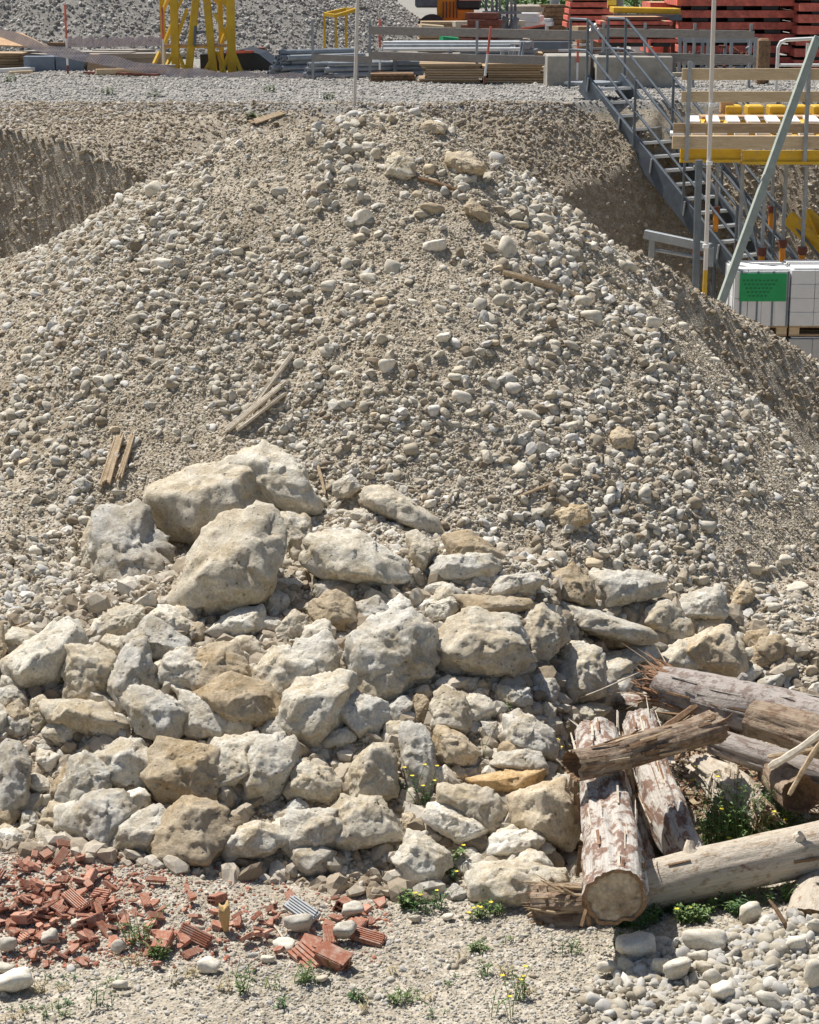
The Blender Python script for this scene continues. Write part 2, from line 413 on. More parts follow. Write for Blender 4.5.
def scatter(name, pts, rad, coll, label, cat, sink=.44, tilt=.6):
    n = len(pts)
    me = bpy.data.meshes.new(name); me.vertices.add(n)
    P = pts.copy(); P[:, 2] += rad * (.5 - sink) * .6
    me.vertices.foreach_set('co', P.ravel().astype(np.float32))
    rot = np.stack([RNG.normal(0, tilt, n), RNG.normal(0, tilt, n), RNG.uniform(0, 6.283, n)], -1)
    s = np.stack([rad, rad * RNG.uniform(.8, 1.15, n), rad * RNG.uniform(.75, 1.2, n)], -1)
    for nm, arr in (('rot', rot), ('scl', s)):
        a = me.attributes.new(nm, 'FLOAT_VECTOR', 'POINT'); a.data.foreach_set('vector', arr.ravel().astype(np.float32))
    o = bpy.data.objects.new(name, me); COL.objects.link(o)
    tag(o, label, cat, kind='stuff')
    ng = bpy.data.node_groups.new(name, 'GeometryNodeTree')
    ng.interface.new_socket('Geometry', in_out='INPUT', socket_type='NodeSocketGeometry')
    ng.interface.new_socket('Geometry', in_out='OUTPUT', socket_type='NodeSocketGeometry')
    gi = ng.nodes.new('NodeGroupInput'); go = ng.nodes.new('NodeGroupOutput')
    ci = ng.nodes.new('GeometryNodeCollectionInfo'); ci.inputs['Collection'].default_value = coll
    ci.inputs['Separate Children'].default_value = True; ci.inputs['Reset Children'].default_value = True
    ip = ng.nodes.new('GeometryNodeInstanceOnPoints'); ip.inputs['Pick Instance'].default_value = True
    rv = ng.nodes.new('FunctionNodeRandomValue'); rv.data_type = 'INT'; rv.inputs[4].default_value = 0; rv.inputs[5].default_value = len(coll.objects) - 1
    for nm, sock in (('rot', 'Rotation'), ('scl', 'Scale')):
        a = ng.nodes.new('GeometryNodeInputNamedAttribute'); a.data_type = 'FLOAT_VECTOR'; a.inputs[0].default_value = nm
        ng.links.new(a.outputs[0], ip.inputs[sock])
    mp = ng.nodes.new('GeometryNodeMeshToPoints')
    ng.links.new(gi.outputs[0], mp.inputs[0]); ng.links.new(mp.outputs[0], ip.inputs['Points'])
    ng.links.new(ci.outputs[0], ip.inputs['Instance']); ng.links.new(rv.outputs[2], ip.inputs['Instance Index'])
    ng.links.new(ip.outputs[0], go.inputs[0])
    md = o.modifiers.new('scatter', 'NODES'); md.node_group = ng
    return o
def powr(n, a, b, k):         # power-law radii between a and b
    u = RNG.uniform(0, 1, n); return (a ** (1 - k) + u * (b ** (1 - k) - a ** (1 - k))) ** (1 / (1 - k))
def pts_on(fn, x0, x1, y0, y1, n, mask=None, mg=70):
    x = RNG.uniform(x0, x1, n); y = RNG.uniform(y0, y1, n); z = fn(x, y)
    px, py, d = project(x, y, z)
    k = (px > -mg) & (px < 819 + mg) & (py > -mg) & (py < 1024 + mg)
    if mask is not None: k &= mask(x, y, z)
    return np.stack([x, y, z], -1)[k]
def front(fn):                # keep what lies on this sheet and not under another
    return lambda x, y, z: z > Hall(x, y) - .02
VF = variants('mound_fines', M['st_fine'], 8); VT = variants('mound_pebbles', M['st_tan'], 14, ang=10); VR2 = variants('angular_rubble', M['st_rub'], 10, ang=10, rough=.22); VG = variants('crushed_stones', M['st_grey'], 8, rough=.2)
VP = variants('river_pebbles', M['st_pale'], 14, ang=5); VB = variants('cut_pebbles', M['st_brown'], 8, ang=4)

def cluster(p, sc, seed, lo, hi):   # patchy: some ground has many stones, some is bare fines
    w = fbm2(p[:, 0] * sc, p[:, 1] * sc, seed, 3) * .5 + .5
    return RNG.uniform(0, 1, len(p)) < lo + (hi - lo) * sstep(.3, .62, w)
# the mound: fines, pebbles, coarse pebbles
p = pts_on(Hmound, -6, 6, 9.9, 19.2, 300000, front(Hmound)); p = p[cluster(p, 1.1, 81, .45, 1)]
scatter('gravel', p, powr(len(p), .006, .018, 2.2), VF, 'fine pale pebbles covering the big gravel mound', 'gravel')
p = pts_on(Hmound, -6, 6, 9.9, 19.2, 150000, front(Hmound)); p = p[(RNG.uniform(0, 1, len(p)) < .10 + .90 * sstep(.36, .66, fbm2(p[:, 0] * 1.7, p[:, 1] * .8, 83, 4) * .5 + .5))]
zb_ = 1 + .45 * np.exp(-(((p[:, 0] - .5) / 1.1) ** 2 + ((p[:, 1] - 16.2) / 1.0) ** 2)) + .15 * (p[:, 0] > .5)
scatter('gravel', p, powr(len(p), .012, .060, 2.65) * zb_, VT, 'coarse rounded pebbles strewn over the big gravel mound', 'gravel')
# angular rubble filling the gaps between the boulders
def heapm(x, y, z):
    px, py, d = project(x, y, z)
    top = np.interp(px, [-60, 90, 200, 420, 560, 700, 780, 900], [640, 600, 560, 560, 590, 600, 640, 660])
    bot = np.interp(px, [-60, 0, 400, 560, 640, 900], [850, 850, 900, 900, 760, 700])
    return (py > top) & (py < bot) & (z > Hall(x, y) - .02)
p = pts_on(Hall, -4, 4, 9.8, 14.5, 26000, heapm)
scatter('rubble', p, powr(len(p), .02, .11, 2.3), VR2, 'angular stone rubble filling the gaps between the big boulders', 'rubble')
# foreground
p = pts_on(Hbase, -3, 3, 7.8, 12.5, 110000, lambda x, y, z: z > Hmound(x, y) - .02); p = p[cluster(p, 1.4, 85, .4, 1)]
scatter('gravel', p, powr(len(p), .004, .014, 2.3), VP, 'fine grit lying on the flat foreground track', 'gravel', sink=.3)
p = pts_on(Hbase, -3, 3, 7.8, 12.5, 9000, lambda x, y, z: z > Hmound(x, y) - .02); p = p[cluster(p, 1.2, 87, .12, .9)]
scatter('gravel', p, powr(len(p), .010, .028, 2.4), VP, 'small loose stones on the flat foreground track', 'gravel')
def bedmask(x, y, z):
    px, py, d = project(x, y, z)
    edge = np.interp(px, [560, 600, 640, 700, 760, 819, 900], [1030, 985, 955, 945, 922, 905, 890])
    return (py > edge + 9 * vn2(x * 6, y * 6, 4)) & (px > 560)
p = pts_on(Hbase, .55, 3.2, 7.8, 10.4, 34000, bedmask)
px_, py_, _ = project(p[:, 0], p[:, 1], p[:, 2]); p = p[RNG.uniform(0, 1, len(p)) < .25 + .75 * sstep(560, 640, px_)]
p[:, 2] += RNG.uniform(0, .035, len(p))
scatter('pebble_bed', p, powr(len(p), .011, .058, 2.3), VP, 'bed of pale rounded river pebbles below the long fallen log', 'pebbles')
# ridge, wall, terrace, heap
p = pts_on(Hridge, -1, 6, 17, 22, 30000, front(Hridge)); p = p[cluster(p, 1.5, 89, .3, 1)]
scatter('gravel', p, powr(len(p), .010, .05, 2.8), VB, 'brown pebbles sticking out of the earth ridge', 'gravel', sink=.45)
p = pts_on(Hbase, -8, 9, 26, 33.6, 100000, lambda x, y, z: (z > ZP + .05)); p = p[cluster(p, 1.0, 91, .35, 1)]
scatter('gravel', p, powr(len(p), .012, .055, 2.6), VB, 'brown stony soil on the cut wall of the pit', 'gravel', sink=.4)
p = pts_on(Hbase, -10, 11, 32.8, 46, 42000, lambda x, y, z: z > ZT - .2)
scatter('gravel', p, powr(len(p), .014, .045, 2.4), VG, 'grey crushed stone spread over the upper terrace', 'gravel')
p = pts_on(Hheap, -16, 5, 46, 60, 130000, lambda x, y, z: z > ZT)
p = p[cluster(p, .5, 93, .35, 1)]
scatter('gravel', p, powr(len(p), .02, .085, 2.6), VG, 'grey crushed stone covering the heap behind the yard', 'gravel', sink=.35)

# ---------------------------------------------------------------- boulders
def boulder(outline, color, label, cat='boulder', group=None, lift=.0, thick=.46, p=170, rough=.042, dent=None, name='boulder', seed=None, detail=5, lean=.55):
    r_ = np.random.default_rng(seed if seed is not None else int(sum(a * 7 + b * 13 for a, b in outline)))
    ol = np.array(outline, float); c = ol.mean(0)
    w, h = np.ptp(ol[:, 0]), np.ptp(ol[:, 1])
    hc = hit(c[0], c[1] + h * .12); m = mpp(hc)
    T = thick * math.sqrt(w * h) * m
    Yc = hc.y - T * .45 - lift
    def depth(q):
        k = (c[1] - q[1]) * m          # metres above the centre in the picture
        return Yc + k * lean
    pts = []
    for q in ol: pts.append(at(q[0], q[1], depth(q)))
    cs = c + np.array([r_.uniform(-.12, .12) * w, h * .10])
    k0 = int(r_.integers(0, 2))
    for q in ol[k0::2]:
        s = r_.uniform(.38, .75); e = cs + (q - cs) * s; pts.append(at(e[0], e[1], depth(e) - T * r_.uniform(.5, .75)))
        s = r_.uniform(.6, .8); e = c + (q - c) * s; pts.append(at(e[0], e[1], depth(e) + T * r_.uniform(.55, .9)))
    bm = bmesh.new()
    for q in pts: bm.verts.new(q)
    bmesh.ops.convex_hull(bm, input=bm.verts)
    O = sum(pts, Vector()) / len(pts)
    N = []; dd = []
    for f in bm.faces:
        n = f.normal.copy()
        d = n.dot(f.verts[0].co - O)
        if d < 0: n = -n; d = -d
        if f.calc_area() > 1e-9 and d > 1e-4: N.append(n[:]); dd.append(d)
    bm.free(); N = np.array(N); dd = np.array(dd)
    PV = np.array([(q - O)[:] for q in pts])
    for _ in range(5):                # chipped corners
        c_ = r_.normal(size=3); c_ /= np.linalg.norm(c_)
        N = np.vstack([N, c_]); dd = np.append(dd, (PV @ c_).max() * r_.uniform(.74, .92))
    D, Fc = ICO[detail]
    dot = np.clip(D @ N.T, 0, None) / dd
    mx = dot.max(1, keepdims=True)
    r = 1.06 / (mx[:, 0] * ((dot / mx) ** p).sum(1) ** (1 / p))
    S = math.sqrt(w * h) * m / 2
    V = D * r[:, None]; Q = V / S + r_.uniform(0, 50, 3)
    def rid(P, s): return 1 - 2 * np.abs(vn3(*P.T, s))
    K = 44; SN = r_.normal(size=(K, 3)); SN /= np.linalg.norm(SN, axis=1)[:, None]
    Dj = D + .10 * np.stack([vn3(*(Q * 4).T, 21), vn3(*(Q * 4).T, 22), vn3(*(Q * 4).T, 23)], -1)
    cell = (Dj @ SN.T).argmax(1); GR = r_.normal(size=(K, 3)) * .19; OF = r_.normal(size=K) * .010
    r = r * (1 + OF[cell] + np.clip(((D - SN[cell]) * GR[cell]).sum(1), -.07, .07))
    bed = r_.normal(size=3); bed /= np.linalg.norm(bed); lay = (V @ bed) / S * r_.uniform(5, 9) + .6 * vn3(*(Q * 1.5).T, 25)
    r = r * (1 + .012 * (sstep(.0, .25, lay - np.floor(lay)) - .5))
    nz = rough * .6 * vn3(*(Q * 1.6).T, 1) + rough * .8 * rid(Q * 3.1, 2) + rough * .35 * vn3(*(Q * 7.3).T, 3) + rough * .35 * rid(Q * 12, 4) + rough * .28 * vn3(*(Q * 31.).T, 7)
    r = r * (1 + nz); V = D * r[:, None]
    if dent:
        for (dx_, dy_, rp, dep) in dent:
            hp = at(dx_, dy_, Yc - T * .3) - O
            g_ = np.exp(-(((V - np.array(hp[:])) ** 2).sum(1)) / (rp * m) ** 2)
            V = V * (1 - dep * g_)[:, None]
    me = bpy.data.meshes.new(name); me.from_pydata(V.tolist(), [], Fc); me.update()
    me.polygons.foreach_set('use_smooth', [True] * len(me.polygons)); me.materials.append(M['rock'])
    o = bpy.data.objects.new(name, me); o.location = O; COL.objects.link(o)
    o.color = (*color, 1); tag(o, label, cat, group)
    return o
TAN = (.51, .475, .405); PALE = (.58, .56, .505); GREY = (.46, .45, .42); DGREY = (.42, .41, .385); WARM = (.53, .465, .365); ORA = (.58, .44, .27); WHT = (.68, .66, .61); BRN = (.41, .35, .265); LG = (.52, .505, .465)
B = [
 ([(98,511),(110,501),(132,497),(142,505),(150,530),(165,548),(177,562),(178,579),(168,599),(146,608),(100,611),(93,591),(91,562),(94,533)], DGREY, 'rough dark grey concrete lump with a notch bitten out of its upper right side'),
 ([(81,545),(90,518),(100,515),(100,575),(90,582),(83,565)], TAN, 'pale tan slab pressed behind the left side of the notched grey lump'),
 ([(215,458),(240,450),(262,445),(285,448),(302,468),(318,500),(316,512),(300,515),(275,505),(255,480)], PALE, 'pale humped boulder, the highest of the big rocks, sloping down to the right'),
 ([(143,488),(190,484),(198,468),(225,462),(258,466),(272,485),(276,505),(262,510),(240,514),(205,533),(192,542),(170,535),(152,512)], TAN, 'tan boulder with a blunt nose pointing left between the grey lump and the humped boulder'),
 ([(275,515),(290,511),(310,518),(314,545),(305,574),(297,570),(286,540)], LG, 'upright narrow boulder wedged right of the speckled rounded boulder'),
 ([(176,600),(182,575),(200,540),(222,515),(245,506),(270,510),(288,530),(290,548),(278,575),(262,600),(235,612),(205,614),(185,610)], TAN, 'large rounded tan boulder with dark speckles at the centre of the big rocks'),
 ([(298,540),(305,531),(325,528),(358,530),(385,548),(415,572),(420,585),(405,590),(370,582),(325,578),(305,565)], PALE, 'long pale smooth boulder tapering down to the right beside the narrow upright one'),
 ([(358,494),(372,487),(389,487),(408,499),(438,519),(447,536),(438,541),(408,526),(377,514),(367,506)], TAN, 'long rough slab slanting down to the right above the smooth long boulder'),
 ([(445,536),(467,528),(487,543),(505,556),(505,572),(480,568),(450,560)], BRN, 'brown earth-caked lump behind the flat grey block'),
 ([(405,533),(421,532),(438,546),(433,565),(423,577),(411,558)], TAN, 'small tan leaning rock left of the flat grey block'),
 ([(430,567),(438,556),(467,554),(496,553),(501,565),(494,577),(462,581),(433,580)], LG, 'flat grey block with a level top below the earth-caked lump'),
 ([(422,585),(447,581),(457,587),(452,596),(423,593)], PALE, 'small flat pale stone just under the flat grey block'),
 ([(457,594),(487,599),(530,599),(534,607),(512,614),(465,611)], BRN, 'thin shaded slab lying on top of the lumpy wide boulder'),
 ([(484,594),(506,573),(532,571),(548,577),(530,594),(500,598)], LG, 'pale wedge-shaped rock resting on the thin shaded slab'),
 ([(423,607),(450,597),(462,606),(450,619),(430,622)], PALE, 'pale rounded stone at the left end of the thin shaded slab'),
 ([(345,632),(365,618),(410,612),(432,630),(437,658),(430,676),(411,693),(380,695),(350,670)], LG, 'broad smooth grey boulder left of the lumpy wide boulder'),
 ([(432,641),(455,619),(477,608),(506,614),(523,628),(530,650),(530,668),(494,676),(445,668),(436,655)], TAN, 'lumpy wide boulder with a rough grey cap and a tan underside'),
 ([(381,585),(391,583),(409,602),(405,607),(384,599)], TAN, 'small pointed shard below the tip of the smooth long boulder'),
 ([(352,604),(377,597),(396,616),(385,624),(360,622)], GREY, 'small jagged grey rock above the broad smooth grey boulder'),
 ([(312,582),(351,579),(357,590),(340,598),(317,598)], GREY, 'shaded flat grey rock directly under the smooth long boulder'),
 ([(312,596),(336,589),(352,600),(361,621),(340,632),(320,628),(307,611)], BRN, 'brownish squat rock beneath the shaded flat grey rock'),
 ([(203,632),(241,606),(263,604),(266,630),(232,642)], PALE, 'flat-topped pale wedge under the speckled rounded boulder'),
 ([(263,601),(285,596),(287,611),(265,618)], TAN, 'little tan rock at the right tip of the flat-topped pale wedge'),
 ([(270,579),(297,578),(307,584),(295,590),(275,593)], WHT, 'small whitish stone in the gap right of the speckled boulder'),
 ([(283,589),(296,592),(303,600),(290,611),(282,602)], TAN, 'small triangular stone below the little whitish stone in the gap'),
 ([(273,632),(295,609),(307,616),(310,632),(290,642)], TAN, 'pyramid-shaped tan rock left of the brownish squat rock'),
 ([(98,618),(120,606),(142,608),(147,628),(130,640),(98,635)], TAN, 'jagged tan rock below the notched grey concrete lump'),
 ([(144,618),(156,604),(171,606),(188,618),(200,630),(180,641),(148,636)], WHT, 'bright white rounded rock left of the flat-topped pale wedge'),
 ([(3,660),(30,640),(75,610),(86,620),(95,640),(60,680),(25,690),(5,680)], PALE, 'long slanting pale slab near the left edge rising to the right'),
 ([(-14,615),(2,618),(6,650),(0,690),(-14,692)], BRN, 'dark brown rock cut off by the left edge beside the slanting slab'),
 ([(-3,690),(12,686),(24,690),(27,706),(8,713),(-4,708)], GREY, 'small grey stone under the lower end of the slanting slab'),
 ([(2,712),(18,700),(30,715),(26,742),(4,738)], BRN, 'brown upright rock at the left edge above the big grey one'),
 ([(-6,745),(12,738),(30,760),(28,805),(12,826),(-6,818)], DGREY, 'big dark grey rock at the left edge above the brick rubble'),
 ([(30,700),(46,694),(50,722),(38,738),(29,728)], TAN, 'tan upright stone right of the brown rock at the left edge'),
 ([(-6,832),(16,827),(29,842),(12,852),(-6,850)], WHT, 'whitish flat stone at the left edge just above the brick rubble'),
 ([(22,812),(34,812),(42,828),(28,836),(20,828)], GREY, 'grey cobble wedged right of the big dark grey rock'),
 ([(530,589),(549,577),(571,564),(590,579),(598,594),(598,608),(573,604),(541,597)], BRN, 'brown knobbly rock crusted with pebbles at the left end of the sharp slab'),
 ([(588,571),(646,572),(671,580),(656,596),(605,610),(598,606)], LG, 'sharp-edged grey slab pointing right with a pale cut side'),
 ([(534,601),(561,601),(603,613),(647,628),(654,638),(639,645),(607,638),(573,630),(541,611)], LG, 'long grey slab slanting down to the right under the sharp-edged slab'),
 ([(519,623),(541,603),(566,625),(570,635),(537,673),(524,643)], TAN, 'diamond-shaped rock standing on its point beside the lumpy wide boulder'),
 ([(546,686),(566,647),(573,638),(603,655),(604,679),(607,694),(580,704),(559,711)], PALE, 'angular pale block with steep facets below the long slanting slab'),
 ([(532,677),(544,673),(546,696),(537,701)], GREY, 'small finger-like stone under the point of the diamond rock'),
 ([(538,708),(546,701),(556,708),(554,723),(539,724)], WHT, 'small whitish cube-shaped stone left of the mottled rock'),
 ([(497,684),(530,688),(534,706),(512,706),(500,700)], GREY, 'grey rock in shade under the lumpy wide boulder'),
 ([(594,642),(603,640),(609,652),(603,656),(595,650)], (.62,.50,.40), 'small pinkish cobble lying on the angular pale block'),
 ([(605,657),(627,649),(644,657),(637,669),(607,669)], GREY, 'low grey rock left of the splintered log tip'),
 ([(559,728),(568,708),(598,701),(612,708),(600,720),(573,738)], TAN, 'mottled rock behind the upper end of the thick white log'),
 ([(634,691),(668,693),(680,712),(664,724),(640,716)], LG, 'grey-white rock showing beneath the splintered upper log'),
 ([(430,704),(442,683),(464,697),(476,721),(470,734),(453,734),(432,726)], TAN, 'triangular tan rock with a peaked top below the broad grey boulder'),
 ([(441,682),(452,686),(464,699),(453,706),(446,699)], WHT, 'small white chip lying on the triangular tan rock'),
 ([(411,695),(430,697),(431,725),(413,724)], BRN, 'dark brown rock in the gap left of the triangular tan rock'),
 ([(460,680),(480,677),(486,691),(466,690)], GREY, 'small dark stone under the left end of the lumpy wide boulder'),
 ([(475,702),(488,696),(497,708),(483,714)], PALE, 'small pale stone right of the triangular tan rock'),
 ([(482,722),(497,722),(502,740),(488,742)], GREY, 'grey stone between the orange-tan rock and the wedge-shaped grey boulder'),
 ([(501,746),(505,717),(523,711),(541,723),(554,734),(556,758),(530,757),(510,752)], LG, 'wedge-shaped grey boulder with a bright left facet'),
 ([(490,765),(499,754),(525,748),(541,754),(552,772),(523,778)], LG, 'pale grey domed rock just above the yellow slab'),
 ([(433,741),(436,728),(442,724),(464,737),(477,748),(482,759),(475,770),(440,763)], WARM, 'orange-tan rock with a horn at its upper left corner'),
 ([(447,772),(458,765),(470,774),(468,781),(450,780)], WARM, 'small orange-tan stone below the horned rock'),
 ([(433,768),(446,765),(450,776),(464,783),(438,785)], WHT, 'whitish broken stone left of the yellow slab'),
 ([(464,780),(505,770),(543,770),(545,781),(508,793),(487,792)], ORA, 'flat yellow-orange slab lying across the rock heap'),
 ([(400,722),(411,719),(429,730),(435,754),(434,785),(430,800),(408,802),(400,760)], GREY, 'tall weathered rock standing left of the horned orange-tan rock'),
 ([(432,800),(436,784),(475,786),(501,795),(504,824),(494,834),(470,826),(440,812)], TAN, 'square tan block with a flat top beneath the yellow slab'),
 ([(502,800),(541,784),(563,780),(576,800),(577,833),(567,850),(550,846),(520,836),(505,826)], WARM, 'big warm brown block left of the thick white log'),
 ([(425,819),(431,804),(446,802),(464,813),(477,817),(490,830),(486,836),(462,846),(444,836)], WHT, 'whitish kidney-shaped rock in front of the square tan block'),
 ([(474,836),(487,836),(485,858),(475,853)], BRN, 'brown stone in the shaded gap beside the whitish kidney-shaped rock'),
 ([(485,857),(487,839),(503,831),(536,829),(545,839),(543,850),(523,859)], WHT, 'white squared block below the big warm brown block'),
 ([(521,846),(545,842),(556,848),(554,859),(523,859)], PALE, 'small pale stone leaning on the right end of the white squared block'),
 ([(463,874),(484,863),(519,861),(571,872),(573,883),(550,896),(530,907),(514,912),(490,905),(470,896)], PALE, 'long low boulder at the foot of the heap beside the splintered log end'),
 ([(409,833),(420,832),(448,852),(450,866),(435,883),(404,890),(392,862)], PALE, 'smooth pale boulder with weeds growing at its right foot'),
 ([(460,850),(473,847),(484,861),(466,870)], LG, 'small rock between the weedy pale boulder and the long low boulder'),
 ([(444,893),(455,883),(468,892),(466,902),(446,900)], GREY, 'grey cobble among the weeds left of the long low boulder'),
 ([(402,813),(414,813),(417,828),(404,831)], WARM, 'tan cobble above the weedy pale boulder'),
 ([(663,615),(690,593),(721,585),(727,608),(727,619),(684,619)], LG, 'pale peaked rock sitting above the thin yellowish slab on the right'),
 ([(664,654),(679,643),(706,632),(719,626),(730,625),(743,647),(744,667),(734,678),(695,671),(664,662)], WARM, 'big dull yellow boulder behind the splintered upper log'),
 ([(686,624),(692,618),(725,618),(727,627),(708,632),(688,631)], WARM, 'thin yellowish slab lying on the dull yellow boulder'),
 ([(730,606),(736,586),(745,579),(756,590),(752,602),(738,608)], WARM, 'warm rounded rock right of the pale peaked rock'),
 ([(747,650),(762,642),(773,645),(771,655),(756,662),(748,657)], (.66,.55,.42), 'pinkish tan egg-shaped rock right of the dull yellow boulder'),
 ([(441,165),(446,152),(470,152),(486,165),(484,174),(462,175)], WARM, 'yellowish oblong boulder near the top of the gravel mound'),
 ([(385,165),(388,155),(400,150),(412,160),(416,176),(400,179),(386,174)], PALE, 'pale boulder near the top of the mound, left of the oblong one'),
 ([(420,126),(430,120),(444,124),(444,133),(424,134)], WARM, 'flat tan rock on the very crest of the gravel mound'),
 ([(463,205),(472,199),(490,213),(488,223),(466,213)], BRN, 'brown slab sunk in the gravel below the oblong boulder'),
 ([(329,486),(351,474),(362,486),(351,497),(336,498)], LG, 'grey-tan rock in the gravel right of the humped boulder'),
 ([(349,512),(365,508),(369,516),(352,521)], TAN, 'round flat tan cobble above the smooth long boulder'),
 ([(608,436),(620,426),(634,436),(632,449),(614,451)], WARM, 'yellowish angular rock alone on the right flank of the mound'),
 ([(556,513),(572,505),(585,506),(593,520),(574,529),(560,524)], WARM, 'yellow-brown rock in the gravel above the sharp-edged slab'),
 ([(72,482),(84,477),(92,485),(83,492)], GREY, 'grey stone just below the foot of the splintered board'),
 ([(150,617),(120,640),(150,662),(186,655),(192,640)], GREY, 'grey rock directly under the bright white rounded rock'),
]
for ol, col, lab in B:
    boulder(ol, col, lab, dent=[(146, 532, 22, .42)] if 'notch' in lab else None, rough=.11 if 'notch' in lab else .075 if 'rough' in lab or 'knobbly' in lab or 'lumpy' in lab else .045)
# boulders of the heap between the left edge and the grey rocks (four rows)
rows = [(668, 7, 'top'), (718, 6, 'second'), (772, 7, 'third'), (830, 6, 'bottom')]
orde = ['first', 'second', 'third', 'fourth', 'fifth', 'sixth', 'seventh']
tones = [(TAN, 'tan'), (LG, 'light grey'), (PALE, 'pale'), (TAN, 'tan'), (GREY, 'grey'), (BRN, 'brownish'), (LG, 'light grey')]
k = 0
for (yy, n, rn) in rows:
    x0, x1 = (62, 395)
    for i in range(n):
        cx = x0 + (x1 - x0) * (i + .5) / n + random.uniform(-13, 13); cy = yy + random.uniform(-13, 13)
        w = (x1 - x0) / n * random.uniform(.55, 1.0); h = random.uniform(20, 42)
        tilt = random.uniform(-.5, .5); ol = []
        for j in range(6):
            a = j / 6 * 6.283 + random.uniform(-.4, .4); rr = random.uniform(.78, 1.25)
            x, y = w * rr * math.cos(a), h * rr * math.sin(a)
            ol.append((cx + x * math.cos(tilt) - y * math.sin(tilt) * .6, cy + x * math.sin(tilt) * .6 + y * math.cos(tilt)))
        cl, cn_ = tones[(k * 3 + i) % 7]; k += 1
        boulder(ol, cl, f'{cn_} boulder, {orde[i]} from left in the {rn} row above the brick rubble', group='boulders above the brick rubble', p=170, rough=.05)

# smaller broken rocks jammed between the big ones
RT = [(TAN, 'tan'), (LG, 'light grey'), (PALE, 'pale'), (GREY, 'grey'), (BRN, 'brownish'), (WHT, 'whitish')]
nn = 0
while nn < 150:
    x = random.uniform(-5, 790); yt = np.interp(x, [0, 90, 250, 420, 560, 700, 800], [640, 612, 600, 590, 600, 610, 640]); yb_ = np.interp(x, [0, 400, 480, 560, 590, 640, 800], [850, 880, 880, 880, 700, 690, 690])
    y = random.uniform(yt, yb_); w = random.uniform(9, 24); h = w * random.uniform(.45, .9); ol = []; a0 = random.uniform(-.5, .5)
    for j in range(6):
        a = j / 6 * 6.283 + random.uniform(-.35, .35); rr = random.uniform(.75, 1.2); u, v = w * rr * math.cos(a), h * rr * math.sin(a)
        ol.append((x + u * math.cos(a0) - v * math.sin(a0), y + u * math.sin(a0) + v * math.cos(a0)))
    cl, cn_ = random.choice(RT); zn = 'left part' if x < 210 else ('middle' if x < 430 else 'right part')
    boulder(ol, cl, f'small {cn_} broken rock jammed between boulders in the {zn} of the heap', 'rock', f'small {cn_} rocks in the {zn} of the heap', name='rock', detail=4, seed=nn, p=170); nn += 1

# ---------------------------------------------------------------- cobbles, each its own object
CM = [stone_mesh('cobble', M['cobble'], 3, planes=random.choice([6, 9, 14]), p=random.choice([6, 9, 14]), flat=(1, random.uniform(.75, .95), random.uniform(.55, .8)), seed=500 + i, rough=.12) for i in range(14)]
def cobble(px, py, w, h, color, label, group=None, fn=Hall, lift=0):
    p = hit(px, py, fn); m = mpp(p)
    o = bpy.data.objects.new('cobble', random.choice(CM)); COL.objects.link(o)
    rx, rz = w * m / 2, h * m / 2
    o.location = p + Vector((0, 0, rz * .15 + lift)); o.scale = (rx * 1.05, (rx + rz) / 2, rz * 1.5)
    o.rotation_euler = (random.uniform(-.4, .4), random.uniform(-.25, .25), random.uniform(-.5, .5))
    o.color = (*color, 1); return tag(o, label, 'stone', group)
named = [(280,194,18,17,GREY),(362,219,22,19,WHT),(365,232,12,10,LG),(347,127,11,11,PALE),(312,204,13,11,PALE),(328,288,17,14,LG),(393,269,18,16,LG),(368,279,18,11,PALE),(236,252,17,11,PALE),(206,287,14,9,PALE),(252,257,16,11,TAN),(376,157,14,16,TAN),(429,171,14,18,WARM),(462,180,18,10,PALE),(432,210,26,16,BRN),(434,246,24,17,WHT),(508,252,18,22,PALE),(540,240,19,16,WARM),(544,222,28,14,PALE),(519,226,24,11,TAN),(591,319,22,18,PALE),(584,304,21,15,PALE),(627,267,22,15,PALE),(553,249,19,16,LG),(500,302,18,14,LG),(387,369,18,18,WHT),(444,340,14,14,WHT),(493,384,15,14,LG),(550,408,15,12,TAN),(529,415,26,11,PALE),(454,378,18,12,PALE),(462,398,20,13,WHT),(652,327,20,18,WHT),(156,192,20,19,PALE),(162,266,23,18,WHT),(378,236,10,10,PALE),(432,182,14,10,BRN),(751,568,23,14,TAN),(795,590,26,12,PALE),(699,581,21,14,TAN),(744,633,14,17,TAN),(782,640,17,15,LG),(739,611,17,14,BRN),(759,619,15,13,LG),(774,609,18,12,PALE),(677,590,14,11,PALE),(493,531,12,10,WHT),(432,505,14,11,WHT),(398,529,14,10,GREY),(521,472,20,13,PALE),(594,565,18,12,WARM),(610,640,10,10,PALE),(660,640,14,12,WARM),(668,632,13,9,WARM),(655,652,16,12,TAN),(35,552,14,12,WHT),(66,567,18,10,PALE),(85,522,20,14,LG),(118,494,14,8,PALE),(52,535,18,9,WHT),(92,410,12,9,PALE),(100,380,14,8,WHT),(640,590,10,8,PALE),(800,655,14,10,PALE),(812,672,14,12,WARM),(784,560,16,10,PALE)]
for (x, y, w, h, c) in named:
    z = 'upper part of the mound' if y < 300 else ('middle of the mound' if y < 460 else 'lower edge of the mound')
    nm = {WHT: 'whitish', PALE: 'pale cream', LG: 'light grey', GREY: 'dark grey', TAN: 'tan', WARM: 'yellowish', BRN: 'brown'}[c]
    side = 'left' if x < 300 else ('centre' if x < 500 else 'right')
    lab = f'larger {nm} cobble at the {side} of the {z}'
    cobble(x, y, w, h, c, lab, f'larger {nm} cobbles, {side}, {z}')
cnt = 0
